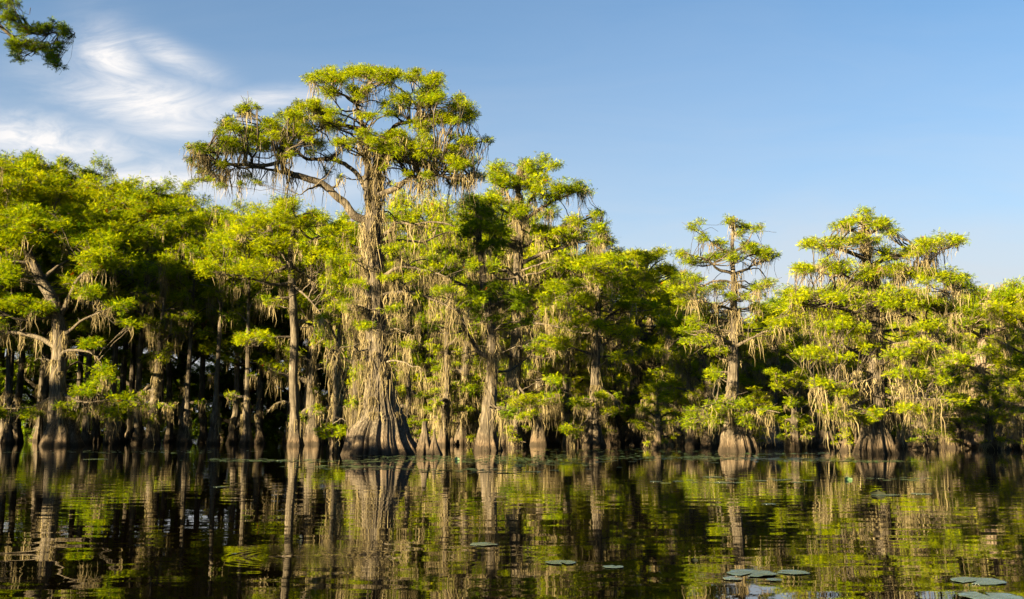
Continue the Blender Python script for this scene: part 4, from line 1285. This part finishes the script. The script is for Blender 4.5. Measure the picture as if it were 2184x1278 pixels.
PADS = [pad_mesh('lily_pad', M_PAD, s_) for s_ in range(3)] + [pad_mesh('lily_pad', M_PAD_Y, 8), pad_mesh('lily_pad', M_PAD_B, 9, .018, 48, .03), pad_mesh('lily_pad', M_PAD_B, 10, .03, 48, .05)]


def pad(px, py, wpx, label, group=None, kind=0, tilt=0.0):
    g = ground(px, py)
    dist = math.hypot(g[0], g[1])
    r = wpx / F * g[1] / 2
    o = bpy.data.objects.new('lily_pad', PADS[kind]); link(o)
    o.location = (g[0], g[1], .004 + random.uniform(0, .004))
    o.scale = (r, r, min(r, .35) if kind > 3 else r * .6)
    o.rotation_euler = (tilt, tilt * .4, random.uniform(0, 6.28))
    return tag(o, label, 'lily pad', group)


NEARP = [
    (1605, 1224, 102, 5, 'large blue-grey lily pad with ragged rim, largest of the near pads, lower centre right'),
    (1692, 1222, 66, 4, 'flat lily pad just right of the largest near pad'),
    (2086, 1240, 106, 4, 'lily pad near the right edge, above the one cut off by the bottom'),
    (2112, 1274, 122, 5, 'lily pad cut off by the bottom edge at the right'),
    (1196, 1201, 64, 4, 'blue-grey lily pad left of the small narrow one, lower middle'),
    (1308, 1210, 44, 4, 'small narrow lily pad right of the blue-grey one, lower middle'),
    (1032, 1162, 58, 5, 'lone curled lily pad on the reflection below the great tree'),
    (469, 1039, 28, 4, 'small lone pale lily pad on the black water at left'),
    (205, 980, 50, 4, 'thin pale lily pad on the dark water before the leaning tree'),
    (1890, 1056, 60, 4, 'flat lily pad under the dark curled leaf'),
    (1965, 1054, 44, 4, 'blue lily pad right of the dark curled leaf'),
    (1640, 1076, 30, 4, 'small pad on the bright reflection right of centre'),
    (1545, 1030, 46, 4, 'first of the scattered pads in line on the middle water, leftmost'),
    (500, 1182, 12, 4, 'tiny pad fragment at lower left'),
    (1562, 1236, 40, 5, 'small torn pad touching the left side of the largest near pad'),
    (1652, 1238, 34, 4, 'small pad between the largest near pad and its flat neighbour'),
    (1520, 1018, 40, 4, 'pad just above the leftmost of the line of scattered pads'),
]
for (px, py, wp, kd, lab) in NEARP:
    pad(px, py, wp, lab, None, kd)
# the loose line of pads at mid distance
rp = random.Random(12)
for i in range(16):
    pad(1400 + i * 22 + rp.uniform(-8, 8), 1024 + rp.uniform(-3, 7), rp.uniform(14, 34), 'small pad in the loose line of pads on the middle water', 'loose line of pads on the middle water', rp.choice([0, 4, 4, 3]))
for i in range(10):
    pad(1850 + i * 14 + rp.uniform(-8, 8), 1021 + rp.uniform(-2, 4), rp.uniform(12, 24), 'small pad scattered right of the middle water', 'pads scattered right of the middle water', rp.choice([0, 4]))


def band(n, x0, x1, y0, y1, w0, w1, kinds, label, group, clumps=None):
    for i in range(n):
        if clumps:
            c = rp.choice(clumps)
            px = rp.gauss(c[0], c[1]); py = rp.gauss(c[2], c[3])
        else:
            px = rp.uniform(x0, x1); py = rp.uniform(y0, y1)
        if not (x0 - 60 < px < x1 + 60): continue
        py = max(y0, min(y1, py))
        pad(px, py, rp.uniform(w0, w1), label, group, rp.choice(kinds))


band(150, 660, 1930, 970, 996, 9, 20, [0, 1, 2, 0, 1, 4, 3], 'small green pad in the long bed of pads before the great tree', 'long bed of pads before the great tree',
     [(980, 90, 981, 4), (1080, 60, 978, 5), (1160, 80, 984, 4), (1130, 50, 990, 3), (1480, 60, 976, 2.5), (1560, 70, 979, 3), (1660, 70, 979, 2.5), (1760, 50, 980, 2.5), (800, 80, 984, 3), (1870, 50, 984, 1.5), (900, 60, 974, 2)])
band(26, 430, 700, 978, 987, 10, 22, [0, 4, 4, 1], 'pale pad in the thin streak of pads before the slender pole tree', 'thin streak of pads before the slender pole tree', [(480, 22, 980, 1.5), (590, 50, 983, 1.5), (550, 20, 981, 2)])
band(48, 1090, 1450, 956, 964, 7, 14, [3, 3, 0], 'tiny yellow pad in the narrow strip before the round-crowned cypress', 'narrow strip of yellow pads before the round-crowned cypress')
band(24, 180, 460, 958, 966, 6, 14, [4, 0, 4], 'tiny pale pad scattered before the shaded left wood', 'pads scattered before the shaded left wood')


def pad_bed():
    """the countless smallest pads and floating bits of the same beds, as one mesh"""
    V = []; flat = []; per = []
    cl = [(980, 100, 981, 4), (1080, 80, 978, 5), (1160, 90, 984, 4), (1130, 60, 989, 3), (1480, 70, 976, 2), (1560, 80, 979, 2.5), (1660, 80, 979, 2), (1760, 60, 980, 2), (800, 90, 984, 3), (900, 70, 974, 2), (1870, 60, 984, 1.2),
          (560, 70, 983, 1.5), (1270, 130, 962, 2), (1000, 120, 1004, 3), (1640, 120, 968, 1.5), (1300, 110, 975, 3), (250, 130, 964, 2), (760, 60, 996, 2)]
    for i in range(1500):
        c = rp.choice(cl)
        g = ground(rp.gauss(c[0], c[1]), max(952, rp.gauss(c[2], c[3])))
        r = rp.uniform(.05, .17) * (1 if rp.random() < .8 else 1.5)
        m = 8; b = len(V); a0 = rp.uniform(0, 6)
        for k in range(m):
            a = a0 + k * 5.8 / (m - 1)
            V.append((g[0] + r * math.cos(a), g[1] + r * math.sin(a), .006 + rp.uniform(0, .006) + (.03 * rp.random() if k == 3 and rp.random() < .3 else 0)))
        V.append((g[0], g[1], .005))
        flat += [b + k for k in range(m)] + [b + m]; per.append(m + 1)
    me = mesh_from('floating_pads', np.array(V), flat, per, M_PAD)
    o = link(bpy.data.objects.new('floating_pads', me))
    tag(o, 'countless tiny green pads and scraps floating among the beds of lily pads', 'floating pads', None, 'stuff')


pad_bed()

# curled or standing leaves
def curled_leaf(px, py, wpx, hpx, label, mat, seed):
    rg = np.random.default_rng(seed)
    g = ground(px, py); k = g[1] / F
    w_, h_ = wpx * k, hpx * k
    nx, ny = 9, 7
    V = []; Q = []
    for side in (0, .006):
        for j in range(ny):
            for i in range(nx):
                u = i / (nx - 1) * 2 - 1; v = j / (ny - 1)
                wv = math.sqrt(max(0.02, 1 - (2 * v - .9) ** 2 * .8))
                V.append((u * w_ / 2 * wv, side + .25 * w_ * math.cos(u * 1.6) + .25 * h_ * v * v + rg.normal(0, .01) * w_, -.01 + v * h_ * (1 - .25 * abs(u))))
    b = nx * ny
    for s_ in (0, 1):
        for j in range(ny - 1):
            for i in range(nx - 1):
                a = s_ * b + j * nx + i
                q = [a, a + 1, a + nx + 1, a + nx]
                Q += q if not s_ else q[::-1]
    me = mesh_from('curled_leaf', np.array(V), Q, np.full(len(Q) // 4, 4), mat, True)
    o = link(bpy.data.objects.new('curled_leaf', me)); o.location = g; o.rotation_euler = (0, 0, rg.uniform(-.5, .5))
    return tag(o, label, 'leaf')


curled_leaf(1872, 1056, 30, 13, 'dark curled lily leaf standing up on a flat pad, right middle water', M_DARKLEAF, 1)
curled_leaf(1810, 1024, 20, 9, 'bright green cupped leaf standing on the water, right middle', M_PAD, 2)
curled_leaf(1481, 1196, 16, 9, 'small dark bent leaf poking out of the near water', M_DARKLEAF, 3)
curled_leaf(975, 982, 12, 9, 'small folded leaf standing in the bed of pads', M_PAD, 4)
